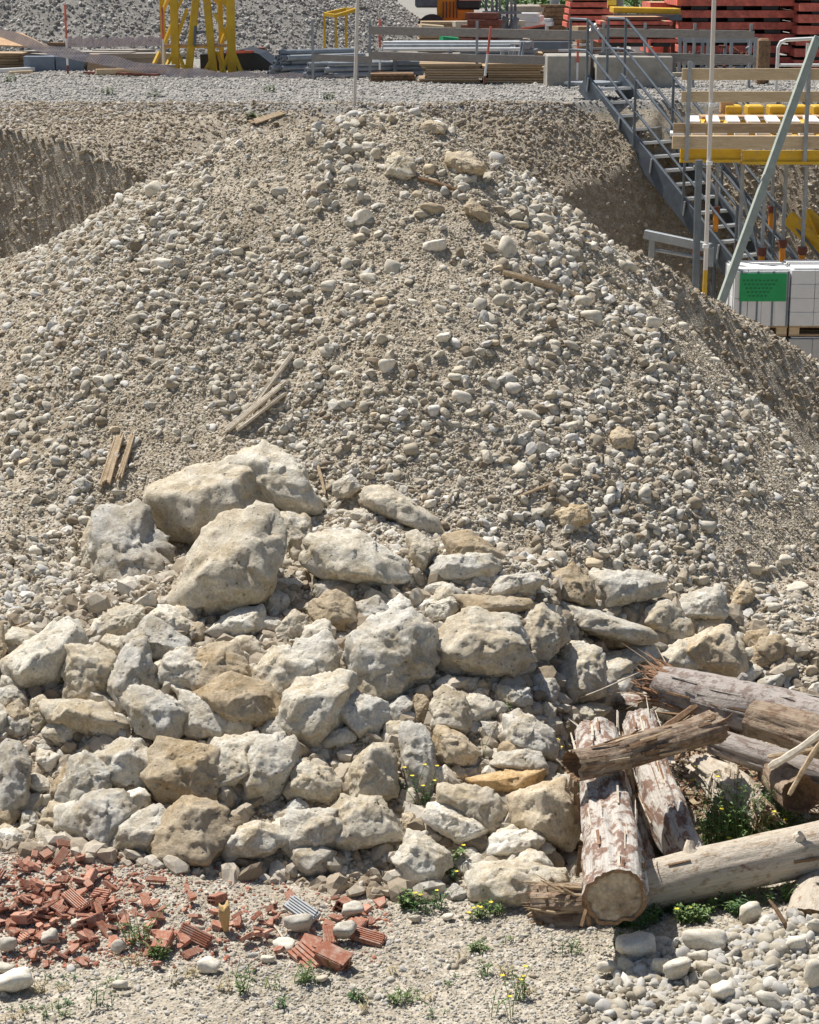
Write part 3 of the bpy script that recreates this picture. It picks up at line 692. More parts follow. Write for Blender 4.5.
while cnt < 200:
    x = random.uniform(0, 819); y = random.uniform(140, 640)
    p = hit(x, y, Hall, 10, 45)
    if abs(p.z - float(Hmound(p.x, p.y))) > .05 or p.y > 18: continue
    if 440 < y and 80 < x < 560 and y > 470: continue
    s = random.uniform(8, 13) * (1.15 if x > 330 and y < 480 else 1)
    c = random.choice([PALE, PALE, LG, TAN, WHT, PALE, WARM, GREY])
    reg = 'left' if x < 273 else ('middle' if x < 546 else 'right'); ht = 'upper' if y < 300 else 'lower'
    cobble(x, y, s, s * random.uniform(.6, .85), c, f'hand-sized rounded cobble on the {ht} {reg} flank of the mound', f'cobbles on the {ht} {reg} flank'); cnt += 1
fgst = [(635,954,40,26,WHT,'white blocky stone beside the front end of the long fallen log'),(704,945,44,21,LG,'flat grey dimpled stone lying in the pebble bed under the log'),(677,978,30,25,LG,'round pinkish-grey stone in the middle of the pebble bed'),(748,919,26,21,PALE,'cream block just below the right half of the long log'),(626,972,17,14,TAN,'small tan stone touching the foot of the white blocky stone'),(606,972,22,15,PALE,'cream pebble at the left end of the pebble bed'),(769,1006,28,18,LG,'flat light grey stone at the bottom of the pebble bed'),(815,984,24,30,PALE,'large cream stone cut off by the right edge of the picture'),(794,950,22,17,WHT,'white angular stone left of the short pale log piece'),(815,934,18,24,LG,'upright grey stone touching the right edge beside the short log piece'),(713,984,20,20,LG,'grey stone right of the round pinkish-grey stone'),(722,998,24,19,WHT,'white stone near the bottom of the pebble bed'),(699,962,17,13,LG,'small grey stone in front of the flat dimpled stone'),(661,948,20,13,GREY,'dark grey stone between the white blocky stone and the dimpled stone'),(661,972,19,17,PALE,'cream stone left of the round pinkish-grey stone'),(703,975,19,15,TAN,'tan pebble right above the grey stone in the pebble bed'),(12,985,40,22,WHT,'big whitish stone in the lower left corner beyond the brick rubble'),(4,970,26,14,LG,'grey stone touching the left edge by the brick rubble'),(10,948,20,18,GREY,'grey cobble at the left edge among red brick shards'),(50,940,18,16,GREY,'grey round cobble among the red brick shards on the left'),(118,948,16,13,GREY,'dark cobble at the right end of the dense brick shards'),(209,967,22,15,WHT,'white cobble right of the ribbed brick fragment'),(284,946,26,13,WHT,'flat whitish stone below the grey ribbed tile'),(297,928,30,20,GREY,'grey rock behind the ribbed brick blocks'),(345,935,22,24,GREY,'grey stone left of the red brick block on the right end'),(351,913,24,18,LG,'light grey stone at the upper right of the brick rubble'),(268,960,14,10,PALE,'small cream stone below the brick rubble'),(322,980,16,9,TAN,'tan pebble lying on the bare track'),(120,985,16,8,PALE,'flat cream pebble on the bare track at left'),(448,918,14,9,PALE,'cream pebble in front of the weeds at the heap foot'),(415,920,13,10,TAN,'tan pebble in front of the leafy weeds'),(78,925,14,12,LG,'light grey pebble among the brick shards')]
for (x, y, w, h, c, lab) in fgst: cobble(x, y + h * .3, w, h, c, lab, lift=h * .0022 + (.02 if x > 590 else 0))
# ---------------------------------------------------------------- logs
M['greywood'] = mat_wood('grey_weathered_wood', (.24, .21, .18), (.50, .46, .41), axis=(2, 2, 2), sc=1.5)
M['redwood'] = mat_wood('torn_reddish_wood', (.16, .08, .045), (.42, .25, .15), axis=(2, 2, 2), sc=1.5)
def curve_pts(P, n):
    P = [Vector(p) for p in P]; out = []
    L = [0]
    for i in range(1, len(P)): L.append(L[-1] + (P[i] - P[i - 1]).length)
    for k in range(n):
        s = L[-1] * k / (n - 1); i = 0
        while i < len(P) - 2 and L[i + 1] < s: i += 1
        t = (s - L[i]) / (L[i + 1] - L[i]); t = min(max(t, 0), 1)
        p0 = P[max(i - 1, 0)]; p1 = P[i]; p2 = P[i + 1]; p3 = P[min(i + 2, len(P) - 1)]
        out.append(.5 * ((2 * p1) + (p2 - p0) * t + (2 * p0 - 5 * p1 + 4 * p2 - p3) * t * t + (3 * p1 - p0 - 3 * p2 + p3) * t ** 3))
    return out, L[-1]
def log(name, P, rad, bark, label, cat='log', group=None, rel=.05, ends=(True, True), flat=1.0, seed=0, endmat=None, hollow=()):
    pts = [at(*p) for p in P]
    n = 90; m = 56
    C, L = curve_pts(pts, n)
    O = pts[0].copy(); O.z = min(p.z for p in pts) - max(rad)
    root = empty(name, tuple(O), 0, label, cat, group)
    rr = np.interp(np.linspace(0, 1, n), np.linspace(0, 1, len(rad)), rad)
    V = []; UV = []; ref = None; frames = []
    for i, p in enumerate(C):
        d = (C[min(i + 1, n - 1)] - C[max(i - 1, 0)]).normalized()
        if ref is None: ref = d.cross(Vector((0, 0, 1))).normalized()
        ref = (ref - d * ref.dot(d)).normalized(); o = d.cross(ref); frames.append((p, d, ref.copy(), o))
    k = np.arange(m + 1) / m * 2 * np.pi
    for i, (p, d, a, o) in enumerate(frames):
        s = i / (n - 1) * L
        cx, cy = np.cos(k), np.sin(k)
        q = np.ones(m + 1)
        crk = sstep(.25, .75, vn3(cx * 3.1 + seed, cy * 3.1, s * .9 + 0 * cx, 21)) ; q = q - rel * 1.6 * crk; q = q - rel * .8 * (1 - np.abs(vn3(cx * 7 + seed, cy * 7, s * .8 + 0 * cx, 22)))
        q = 1 + (q - 1) + rel * 1.6 * vn3(cx * 1.3 + seed * 7, cy * 1.3, s * 2.4 + 0 * cx, 11) + rel * .8 * vn3(cx * 5, cy * 5 + seed, s * 5 + 0 * cx, 12) + rel * .35 * vn3(cx * 14, cy * 14, s * 3.2 + seed + 0 * cx, 13)
        q = q - rel * .9 * sstep(.15, .5, vn3(cx * 2.2 + seed * 3, cy * 2.2, s * 4 + 0 * cx, 14))     # bark flaked off in patches
        r = rr[i] * q
        for j in range(m + 1):
            v = p + a * (cx[j] * r[j]) + o * (cy[j] * r[j] * flat)
            V.append(v); UV.append((s, j / m))
    W = m + 1
    Fc = [(i * W + j, i * W + j + 1, (i + 1) * W + j + 1, (i + 1) * W + j) for i in range(n - 1) for j in range(m)]
    me = bpy.data.meshes.new('bark'); me.from_pydata([tuple(v - O) for v in V], [], Fc); me.update()
    uvl = me.uv_layers.new(name='UVMap'); li = np.zeros(len(me.loops), np.int32); me.loops.foreach_get('vertex_index', li)
    uvl.data.foreach_set('uv', np.array(UV)[li].ravel()); me.polygons.foreach_set('use_smooth', [True] * len(me.polygons)); me.materials.append(M[bark])
    b = bpy.data.objects.new('bark', me); link(b, root)
    for e in (0, 1):
        if not ends[e]: continue
        i = 0 if e == 0 else n - 1; p, d, a, o = frames[i]; sg = -1 if e == 0 else 1
        rim = [V[i * W + j] for j in range(m)]
        rings = [rim]; dep = .06 * rr[i]
        for q_, s_ in enumerate((.93, .8, .6, .4, .2)):
            ring = []
            for j in range(m):
                v = p + (rim[j] - p) * s_
                h = (-.05 + .05 * float(vn2(np.array([math.cos(k[j]) * s_ * 6 + seed]), np.array([math.sin(k[j]) * s_ * 6]), 15)[0])) * rr[i]
                if e in hollow: h = -rr[i] * (1.1 * (1 - s_ ** 3))
                ring.append(v + d * sg * h)
            rings.append(ring)
        c = p + d * sg * (-.06 * rr[i] if e not in hollow else -1.1 * rr[i])
        vv = [x for r_ in rings for x in r_] + [c]; ff = []
        for r_ in range(len(rings) - 1):
            for j in range(m): ff.append((r_ * m + j, r_ * m + (j + 1) % m, (r_ + 1) * m + (j + 1) % m, (r_ + 1) * m + j))
        base = (len(rings) - 1) * m
        for j in range(m): ff.append((base + j, base + (j + 1) % m, len(vv) - 1))
        mb = MB(); mb.add(vv, ff); mb.build('cut_end', endmat or M['endwood'], root)
        if e not in hollow and endmat is None:
            ck = MB(); rc = random.Random(seed + 40)
            for z_ in range(4):
                th = rc.uniform(0, 6.283); j0 = int(th / 6.283 * m) % m; v0 = rim[j0]; c1 = p + (v0 - p) * rc.uniform(.02, .35); c2 = p + (v0 - p) * rc.uniform(.7, .97); tn_ = (v0 - p).cross(d).normalized() * rr[i] * rc.uniform(.003, .008)
                mid = (c1 + c2) / 2 + tn_ * rc.uniform(-2, 2); off = d * sg * .004
                ck.add([c1 + off, mid + tn_ + off, c2 + off, mid - tn_ + off, c1 - off * 3, mid + tn_ - off * 3, c2 - off * 3, mid - tn_ - off * 3], [(0, 1, 2, 3), (0, 4, 5, 1), (1, 5, 6, 2), (2, 6, 7, 3), (3, 7, 4, 0)])
            rg = MB(); n2 = m
            rin = [p + (rim[j] - p) * (.90 - .05 * rc.random()) + d * sg * .002 for j in range(m)]; ro = [rim[j] + d * sg * .002 for j in range(m)]
            rg.add(ro + rin, [(j, (j + 1) % m, m + (j + 1) % m, m + j) for j in range(m)]); rg.build('bark_rim', M['oldwood'], root)
    return root, frames
def splinters(root, p, d, r, n, Lmin, Lmax, mat, seed=0, thick=.012, spread=.25, name='splintered_end'):
    rnd = random.Random(seed); mb = MB(); d = d.normalized(); a = d.orthogonal().normalized(); o = d.cross(a)
    for i in range(n):
        th = rnd.uniform(0, 6.283); q = r * math.sqrt(rnd.random()) * .95
        s = p + a * math.cos(th) * q + o * math.sin(th) * q - d * .08
        e = s + (d + a * rnd.gauss(0, spread) + o * rnd.gauss(0, spread)) * rnd.uniform(Lmin, Lmax)
        t = thick * rnd.uniform(.4, 1.3); md = (s + e) / 2 + a * rnd.gauss(0, .012) + o * rnd.gauss(0, .012)
        mb.tube([s, md, e], [t, t * .8, t * .12], 5)
    return mb.build(name, mat, root)
def bark_plates(root, f, r, n, mat, seed, t0=0, t1=.95, th0=-2.2, th1=2.2):
    mb = MB(); rnd = random.Random(seed)
    for i in range(n):
        j = int(rnd.uniform(t0, t1) * 88); p, d, a, o = f[j]; th = math.pi / 2 * 3 + rnd.uniform(th0, th1)
        nrm = a * math.cos(th) + o * math.sin(th); tg = d.cross(nrm); L = rnd.uniform(.05, .26); w = rnd.uniform(.003, .012)
        s = p + nrm * r * rnd.uniform(.93, 1.0); e = s + d * L + nrm * rnd.uniform(-.01, .022)
        mb.add([s - tg * w, s + tg * w * rnd.uniform(.4, 1), e + tg * w * rnd.uniform(.2, 1), e - tg * w * rnd.uniform(.2, 1)] + [q + nrm * .004 for q in (s - tg * w * .9, s + tg * w * .5, e + tg * w * .5, e - tg * w * .6)], [(3, 2, 1, 0), (4, 5, 6, 7), (0, 1, 5, 4), (1, 2, 6, 5), (2, 3, 7, 6), (3, 0, 4, 7)])
    return mb.build('bark_plate', mat, root)
L6, f6 = log('fallen_log', [(590, 899, 9.62), (650, 886, 9.66), (730, 866, 9.80), (819, 848, 9.98), (905, 826, 10.2)], [.13, .138, .14, .145, .15], 'bark2', 'long pale smooth log lying across the bottom of the log pile', rel=.03, seed=1)
bark_plates(L6, f6, .138, 6, M['oldwood'], 91)
L6b, f = log('fallen_log', [(536, 912, 9.62), (568, 912, 9.58), (618, 909, 9.62)], [.145, .15, .12], 'bark3', 'short dark brown splintered log end under the thick white log', rel=.16, seed=2, endmat=M['oldwood'])
splinters(L6b, f[0][0] - f[0][1] * .02, -f[0][1], .14, 60, .03, .12, M['oldwood'], 3, .016, .15)
splinters(L6b, f[35][0] + Vector((0, -.02, .10)), Vector((-.9, -.3, .25)), .08, 30, .12, .34, M['splinter'], 33, .012, .14, 'torn_wood')
splinters(L6b, f[0][0] + f[0][1] * .02, (f[0][1] * .3 + Vector((0, -.2, 1))), .10, 18, .08, .16, M['splinter'], 4, .012, .3, 'loose_splinters')
L1, f = log('white_log', [(615, 897, 9.02), (612, 850, 9.5), (604, 790, 10.2), (597, 738, 10.9)], [.165, .158, .15, .14], 'bark1', 'thick white log with flaking bark, its round sawn end facing the viewer', rel=.07, seed=3)
mb = MB(); rnd = random.Random(5)
for i in range(14):
    t = rnd.uniform(0, .9); j = int(t * 88); p, d, a, o = f[j]; th = rnd.choice([rnd.uniform(2.6, 3.7), rnd.uniform(-.5, .5)])
    s = p + (a * math.cos(th) + o * math.sin(th)) * .16; e = s + Vector((rnd.uniform(-.03, .03), -.02, -rnd.uniform(.05, .17)))
    mb.beam(s, e, .02, .004)
mb.build('hanging_bark', M['oldwood'], L1)
bark_plates(L1, f, .155, 20, M['paled'], 92); bark_plates(L1, f, .155, 10, M['redwood'], 93)
splinters(L1, f[-1][0], f[-1][1], .12, 16, .06, .16, M['paled'], 6, .012, .35)
L2, f = log('white_log', [(689, 862, 9.98), (668, 818, 10.3), (652, 770, 10.75), (640, 722, 11.3)], [.115, .125, .12, .11], 'bark1', 'thinner white log with papery bark lying right of the thick white log', rel=.10, seed=4)
bark_plates(L2, f, .118, 16, M['paled'], 94); bark_plates(L2, f, .118, 18, M['redwood'], 95)
splinters(L2, f[0][0], -f[0][1], .10, 22, .05, .16, M['paled'], 8, .014, .3)
mb = MB(); rnd = random.Random(15)
for i in range(18):
    j = int(rnd.uniform(0, .75) * 88); p, d, a, o = f[j]; th = rnd.uniform(-.3, 2.2)
    s = p + (a * math.cos(th) + o * math.sin(th)) * .12; mb.beam(s, s - d * rnd.uniform(.06, .16) + o * rnd.uniform(0, .03), rnd.uniform(.02, .05), .004)
mb.build('loose_bark', M['paled'], L2)
log('wood_slab', [(651, 880, 9.95), (640, 835, 10.3), (628, 785, 10.8)], [.05, .07, .06], 'bark1', 'narrow dark slab squeezed between the two white logs', 'log', rel=.16, flat=.6, seed=5)
L3, f = log('broken_log', [(572, 765, 9.98), (610, 758, 10.1), (660, 744, 10.3), (716, 728, 10.6)], [.088, .092, .095, .10], 'bark3', 'short brown broken log lying crosswise on the white logs', rel=.10, seed=6, hollow=(0,), endmat=M['oldwood'])
bark_plates(L3, f, .09, 26, M['oldwood'], 96); bark_plates(L3, f, .09, 10, M['splinter'], 97)
splinters(L3, f[-1][0], f[-1][1], .09, 20, .05, .15, M['oldwood'], 9, .015, .25)
splinters(L3, f[0][0] + f[0][1] * .1, -f[0][1], .085, 12, .06, .14, M['splinter'], 19, .012, .15, 'torn_rim')
L4, f = log('weathered_log', [(664, 686, 11.6), (720, 700, 11.2), (790, 716, 10.8), (880, 738, 10.4)], [.125, .15, .155, .16], 'bark4', 'long weathered grey log, the uppermost, with a shredded brown left tip', rel=.06, seed=7)
bark_plates(L4, f, .145, 40, M['oldwood'], 98); bark_plates(L4, f, .145, 30, M['greywood'], 99)
splinters(L4, f[0][0], -f[0][1] + Vector((0, 0, .08)), .13, 230, .06, .28, M['redwood'], 10, .010, .16)
splinters(L4, f[30][0] - Vector((0, .06, .10)), -f[0][1] + Vector((0, -.1, -.05)), .09, 50, .2, .6, M['oldwood'], 14, .018, .10, 'torn_underside')
splinters(L4, f[0][0], -f[0][1] + Vector((0, 0, .1)), .09, 22, .25, .48, M['splinter'], 11, .005, .28, 'pale_fibres')
f4 = f
log('brown_log', [(750, 716, 10.5), (790, 728, 10.35), (870, 752, 10.1)], [.10, .12, .12], 'bark3', 'brown split log tucked under the right half of the weathered grey log', rel=.10, seed=8, endmat=M['oldwood'])
log('grey_log', [(716, 742, 10.95), (760, 757, 10.7), (870, 792, 10.3)], [.085, .095, .10], 'bark4', 'greyish brown log lying below the brown split log at the right edge', rel=.07, seed=9, endmat=M['oldwood'])
L7, f = log('rotten_log', [(700, 764, 10.95), (730, 788, 10.6), (766, 816, 10.25)], [.10, .12, .09], 'bark2', 'torn rotten log with a frayed middle standing behind the weeds', rel=.20, seed=10, endmat=M['oldwood'])
splinters(L7, f[40][0], Vector((.2, -.5, -.6)), .11, 40, .1, .22, M['paled'], 12, .014, .3, 'frayed_wood')
splinters(L7, f[-1][0], f[-1][1], .09, 30, .08, .2, M['splinter'], 13, .012, .3)
log('log_stub', [(772, 768, 10.7), (802, 795, 10.15)], [.10, .115], 'bark3', 'short log stub with a dark hollow end near the right edge', rel=.08, seed=11, hollow=(1,), endmat=M['oldwood'])
log('short_log', [(808, 926, 9.35), (815, 905, 9.62), (829, 872, 10.0)], [.13, .135, .13], 'bark2', 'short pale log piece at the right edge below the long log', rel=.05, seed=12, flat=.8, endmat=M['oldwood'])
log('log_stub', [(646, 705, 11.9), (620, 700, 12.1)], [.07, .07], 'bark1', 'small whitish log stub behind the top of the thinner white log', rel=.12, seed=13)

def knots(root, f, r, spec, mat):
    for (t, th, s_) in spec:
        p, d, a, o = f[int(t * 89)]; n_ = a * math.cos(th) + o * math.sin(th); q = p + n_ * r * .85
        MB().tube([q, q + n_ * r * .22, q + n_ * r * (.22 + s_) + d * r * .1], [r * .34, r * .22, r * .15], 10).build('knot', mat, root)
knots(L6, f6, .138, [(.32, 4.4, .25), (.62, 5.2, .12)], M['paled']); knots(L4, f4, .145, [(.42, 4.6, .2), (.75, 4.0, .35)], M['greywood'])
def stick(name, P, r, mat, label, cat='stick', flat=False, group=None, n=6):
    pts, L = curve_pts([at(*q) for q in P], 10)
    rs = [r * (.8 + .35 * random.random()) for _ in pts]; rs[-1] *= .4; rs[0] *= .7
    o = MB().tube(pts, rs, n).build(name, mat, loc=tuple(pts[0])); return tag(o, label, cat, group)
rw2 = random.Random(5)
for i in range(26):
    x = rw2.uniform(640, 819); y = rw2.uniform(745, 850 - .1 * (x - 640)); Yy = hit(x, y).y - .1; a_ = rw2.uniform(-.9, .9); L_ = rw2.uniform(14, 55)
    stick('wood_splinter', [(x, y, Yy), (x + L_ * .5 * math.cos(a_), y + L_ * .5 * math.sin(a_) - 2, Yy - .03), (x + L_ * math.cos(a_), y + L_ * math.sin(a_), Yy - .05)], rw2.uniform(.006, .02), M[rw2.choice(['splinter', 'oldwood', 'paled', 'greywood'])], 'loose wood splinter lying among the fallen logs', 'splinter', group='loose wood splinters among the logs')
stick('branch', [(648, 739, 10.9), (668, 727, 10.9), (697, 706, 11.0)], .032, M['oldwood'], 'dark pointed branch hanging below the shredded tip of the grey log', 'branch')
stick('stick', [(769, 767, 9.9), (795, 752, 9.9), (835, 722, 9.9)], .022, M['paled'], 'pale broken stick crossing in front of the grey log at right')
stick('stick', [(767, 757, 10.0), (800, 752, 10.0), (835, 745, 10.0)], .014, M['splinter'], 'tan sliver lying under the pale broken stick')
stick('stick', [(789, 795, 9.9), (803, 770, 9.95), (820, 742, 10.0)], .014, M['splinter'], 'thin tan stick standing steeply by the log stub')
stick('twig', [(769, 900, 9.3), (782, 918, 9.2), (790, 940, 9.15), (790, 975, 9.0), (793, 1000, 8.75)], .011, M['oldwood'], 'thin dark twig bending down over the pebble bed', 'twig')
stick('twig', [(573, 700, 11.7), (600, 690, 11.6), (640, 672, 11.6)], .005, M['paled'], 'thin pale fibre twig left of the shredded log tip', 'twig')
for q in [(700, 880, 10.3), (640, 850, 10.4)]: pass

def surf(px, py, up=.03): p = hit(px, py); return p + Vector((0, -up * .4, up))
def board(name, quads, mat, label, th=.025, cat='board', group=None):
    """split planks laid on the gravel: each quad is ((px,py),(px,py),width px)"""
    root = None; objs = []
    for i, (a, b, wp) in enumerate(quads):
        A, Bp = surf(*a), surf(*b); w = wp * mpp(A); mb = MB()
        # ragged plank: strip with uneven ends
        d = (Bp - A); L = d.length; d.normalize(); s = d.cross(Vector((0, -.5, .8))).normalized(); u = s.cross(d)
        n = 7
        for k in range(n):
            o0 = (k + .5) / n - .5; e0 = random.uniform(0, .12) * L; e1 = random.uniform(0, .12) * L
            mb.beam(A + s * o0 * w + d * e0 + u * random.uniform(0, .006), Bp + s * o0 * w * .75 - d * e1 + u * random.uniform(0, .006), w / n * 1.08, th, up=tuple(u), bev=.002)
        if root is None: root = mb.build(name, mat, loc=tuple(A)); tag(root, label, cat, group)
        else: mb.build('split_piece', mat, root)
    return root
board('wood_board', [((219, 440), (288, 384), 6), ((254, 410), (294, 356), 5), ((236, 435), (287, 396), 3)], M['paled'], 'split pale plank lying on the gravel above the humped boulder')
board('wood_board', [((104, 492), (121, 436), 11), ((119, 484), (134, 437), 6)], M['splinter'], 'weathered splintered board on the left above the notched grey lump')
board('wood_piece', [((250, 125), (285, 114), 8)], M['splinter'], 'short brown wood piece on the upper left shoulder of the mound')
stick('branch', [tuple([a, b, hit(a, b).y - .05]) for a, b in [(503, 272), (528, 279), (560, 290), (588, 301)]], .028, M['splinter'], 'brown branch half buried on the upper right of the mound', 'branch')
stick('twig', [tuple([a, b, hit(a, b).y - .04]) for a, b in [(318, 466), (322, 480), (325, 494)]], .012, M['splinter'], 'short brown twig right of the humped boulder', 'twig')
stick('twig', [tuple([a, b, hit(a, b).y - .04]) for a, b in [(518, 497), (535, 490), (556, 482)]], .013, M['splinter'], 'thin tan twig in the gravel above the grey slabs', 'twig')
stick('twig', [tuple([a, b, hit(a, b).y - .04]) for a, b in [(418, 178), (440, 184), (462, 192)]], .02, M['oldwood'], 'dark stick lying below the oblong boulder near the crest', 'twig')
stick('twig', [tuple([a, b, hit(a, b).y - .04]) for a, b in [(14, 628), (30, 622)]], .01, M['splinter'], 'short twig beside the left edge above the slanting slab', 'twig')
stick('twig', [tuple([a, b, hit(a, b).y - .03]) for a, b in [(270, 922), (278, 930), (287, 945)]], .006, M['paled'], 'thin white twig leaning on the grey ribbed tile', 'twig')
# red and white scrap under the notched lump
p = surf(142, 549, .14); mb = MB()
mb.beam(p + Vector((-.05, -.14, .06)), p + Vector((0, -.15, -.02)), .05, .015, bev=.003); mb.beam(p + Vector((-.01, -.16, -.01)), p + Vector((.05, -.15, -.03)), .045, .015, bev=.003)
tag(mb.build('plastic_scrap', M['red'], loc=tuple(p)), 'small red scrap stuck in the notch of the dark grey concrete lump', 'scrap')

# bark and wood litter between the logs
def litm(x, y, z):
    px, py, d = project(x, y, z)
    return (px > 640) & (px < 860) & (py > 745) & (py < 880 - .12 * (px - 640))
def chipcoll():
    c = bpy.data.collections.new('wood_chips')
    for i in range(6):
        mb = MB(); mb.box((0, 0, 0), (2, .35 + .1 * i, .12), None, .03); me = bpy.data.meshes.new('chip'); me.from_pydata(mb.v, [], mb.f); me.materials.append(M[['oldwood', 'splinter', 'redwood'][i % 3]]); c.objects.link(bpy.data.objects.new('chip', me))
    return c
p = pts_on(Hall, .5, 3.2, 9.6, 12.5, 9000, litm); p[:, 2] += RNG.uniform(0, .05, len(p))
scatter('wood_litter', p, powr(len(p), .014, .05, 2.0), chipcoll(), 'brown bark and wood litter on the ground between the logs', 'wood litter', tilt=.35)
# ---------------------------------------------------------------- broken hollow bricks
def shard_mesh(kind, seed):
    r_ = random.Random(seed); mb = MB()
    if kind == 'rib':                       # ribbed plate
        L, W, t = 1.0, r_.uniform(.35, .6), r_.uniform(.06, .10)
        n = r_.choice([4, 5, 6])
        mb.box((0, 0, 0), (L, W, t))
        for i in range(n):
            mb.box((r_.uniform(-.03, .03), -W / 2 + W * (i + .5) / n, t / 2 + .022), (L * r_.uniform(.88, .98), W / n * .55, .05))
    elif kind == 'cell':                    # piece with open cells
        L, W, H = 1.0, .55, r_.uniform(.3, .42); t = .055
        for z in (-H / 2, 0, H / 2): mb.box((0, 0, z), (L * r_.uniform(.9, 1), W, t))
        for y in (-W / 2, -W / 6, W / 6, W / 2): mb.box((0, y, 0), (L * r_.uniform(.8, .97), t, H - .006))
    else:                                   # plain chip
        n = r_.choice([4, 5, 6]); t = r_.uniform(.10, .2); P = []
        for i in range(n):
            a = 6.283 * i / n + r_.uniform(-.4, .4); q = r_.uniform(.3, .55); P.append((math.cos(a) * q, math.sin(a) * q * .7))
        v = [(x, y, -t / 2) for x, y in P] + [(x * .93, y * .93, t / 2) for x, y in P]
        f = [tuple(reversed(range(n))), tuple(range(n, 2 * n))] + [(i, (i + 1) % n, n + (i + 1) % n, n + i) for i in range(n)]
        mb.add(v, f)
    me = bpy.data.meshes.new('brick_shard'); me.from_pydata(mb.v, [], mb.f); me.update(); me.materials.append(M['brick']); return me
M['greytile'] = mat_flat('grey_tile', (.40, .41, .41), .8, 0, .15, 12)
SH = {k: [shard_mesh(k, i * 7 + j) for i in range(5)] for j, k in enumerate(('rib', 'cell', 'chip'))}
SL = {'rib': ('ribbed red brick shard in the rubble', 'ribbed red brick shards'), 'chip': ('plain red brick chip in the rubble', 'plain red brick chips'), 'cell': ('red hollow brick piece with open cells in the rubble', 'hollow brick pieces')}
def shard(kind, px, py, Lpx, rot, label=None, group=None, lift=.01, mat=None):
    p = hit(px, py); L = Lpx * mpp(p)
    me = random.choice(SH[kind])
    if mat: me = me.copy(); me.materials[0] = mat
    o = bpy.data.objects.new('brick_shard', me); COL.objects.link(o); o.location = p + Vector((0, 0, lift + L * .10)); o.scale = (L, L, L); o.rotation_euler = rot
    return tag(o, label, 'brick shard', group)
shard('rib', 307, 962, 38, (.5, .15, -.9), 'largest ribbed red brick block, in the middle right of the rubble'); shard('cell', 333, 966, 36, (.2, .2, -.5), 'hollow red brick block right beside the largest ribbed one', lift=.03)
shard('rib', 366, 942, 40, (.3, .1, -.4), 'red brick block at the far right end of the rubble'); shard('rib', 196, 944, 36, (.9, .2, -.5), 'upright ribbed brick fragment below the yellow foam lump', lift=.03)
shard('rib', 302, 921, 42, (.5, .1, -.85), 'grey ribbed roof tile fragment among the red bricks', lift=.04, mat=M['greytile']); shard('rib', 76, 912, 34, (.3, .1, -.9), 'brick fragment standing above the left end of dense shards', lift=.05)
n = 0; rz = random.Random(3)
while n < 270:
    u = rz.random()
    if u < .62: x = rz.triangular(-25, 165, 40); y = rz.triangular(845, 975, 915)
    else: x = rz.uniform(120, 385); y = rz.triangular(880, 975, 930)
    if y < 905 and x > 240: continue
    kd = rz.choices(['rib', 'chip', 'cell'], [.42, .54, .04])[0]
    z = 'left' if x < 130 else 'right'
    lb, gr = SL[kd]
    shard(kd, x, y, rz.uniform(8, 24) * (1.2 if kd == 'cell' else 1), (rz.uniform(-.6, .6), rz.uniform(-.5, .5), rz.uniform(-3.1, 3.1)), f'{lb} on the {z} half', f'{gr} on the {z}', lift=rz.uniform(0, .04)); n += 1
def rubm(x, y, z):
    px, py, d = project(x, y, z)
    return (py > 838 + .10 * px) & (py < 968) & (px < 392) & (RNG.uniform(0, 1, len(x)) < np.where(px < 150, 1, .45))
M['st_brick'] = mat_stone_inst('brick_crumb', [(0, (.30, .10, .055)), (.45, (.46, .17, .10)), (.55, (.40, .36, .30)), (.7, (.56, .52, .45)), (1, (.48, .20, .12))], (.42, .34, .27))
VR = variants('brick_crumbs', M['st_brick'], 6)
p = pts_on(Hbase, -3, .3, 8.5, 11, 15000, rubm)
scatter('brick_crumbs', p, powr(len(p), .006, .02, 2.2), VR, 'red brick crumbs and grit between the broken hollow bricks', 'rubble')
for kk, (x, y) in enumerate([(226, 922), (221, 932), (228, 910)][:1]):
    o = bpy.data.objects.new('foam_lump', stone_mesh('foam_lump', M['foam'], 3, planes=8, p=8, rough=.3, flat=(.5, .5, 1), seed=3)); COL.objects.link(o)
    o.location = surf(x, y + 8, .07); o.scale = (.07, .07, .10); tag(o, 'yellow crumbly foam lump standing among the red brick shards', 'foam lump')

M['dry'] = mat_flat('dry_stem', (.40, .33, .18), .8, 0, .2, 20, bump=0)
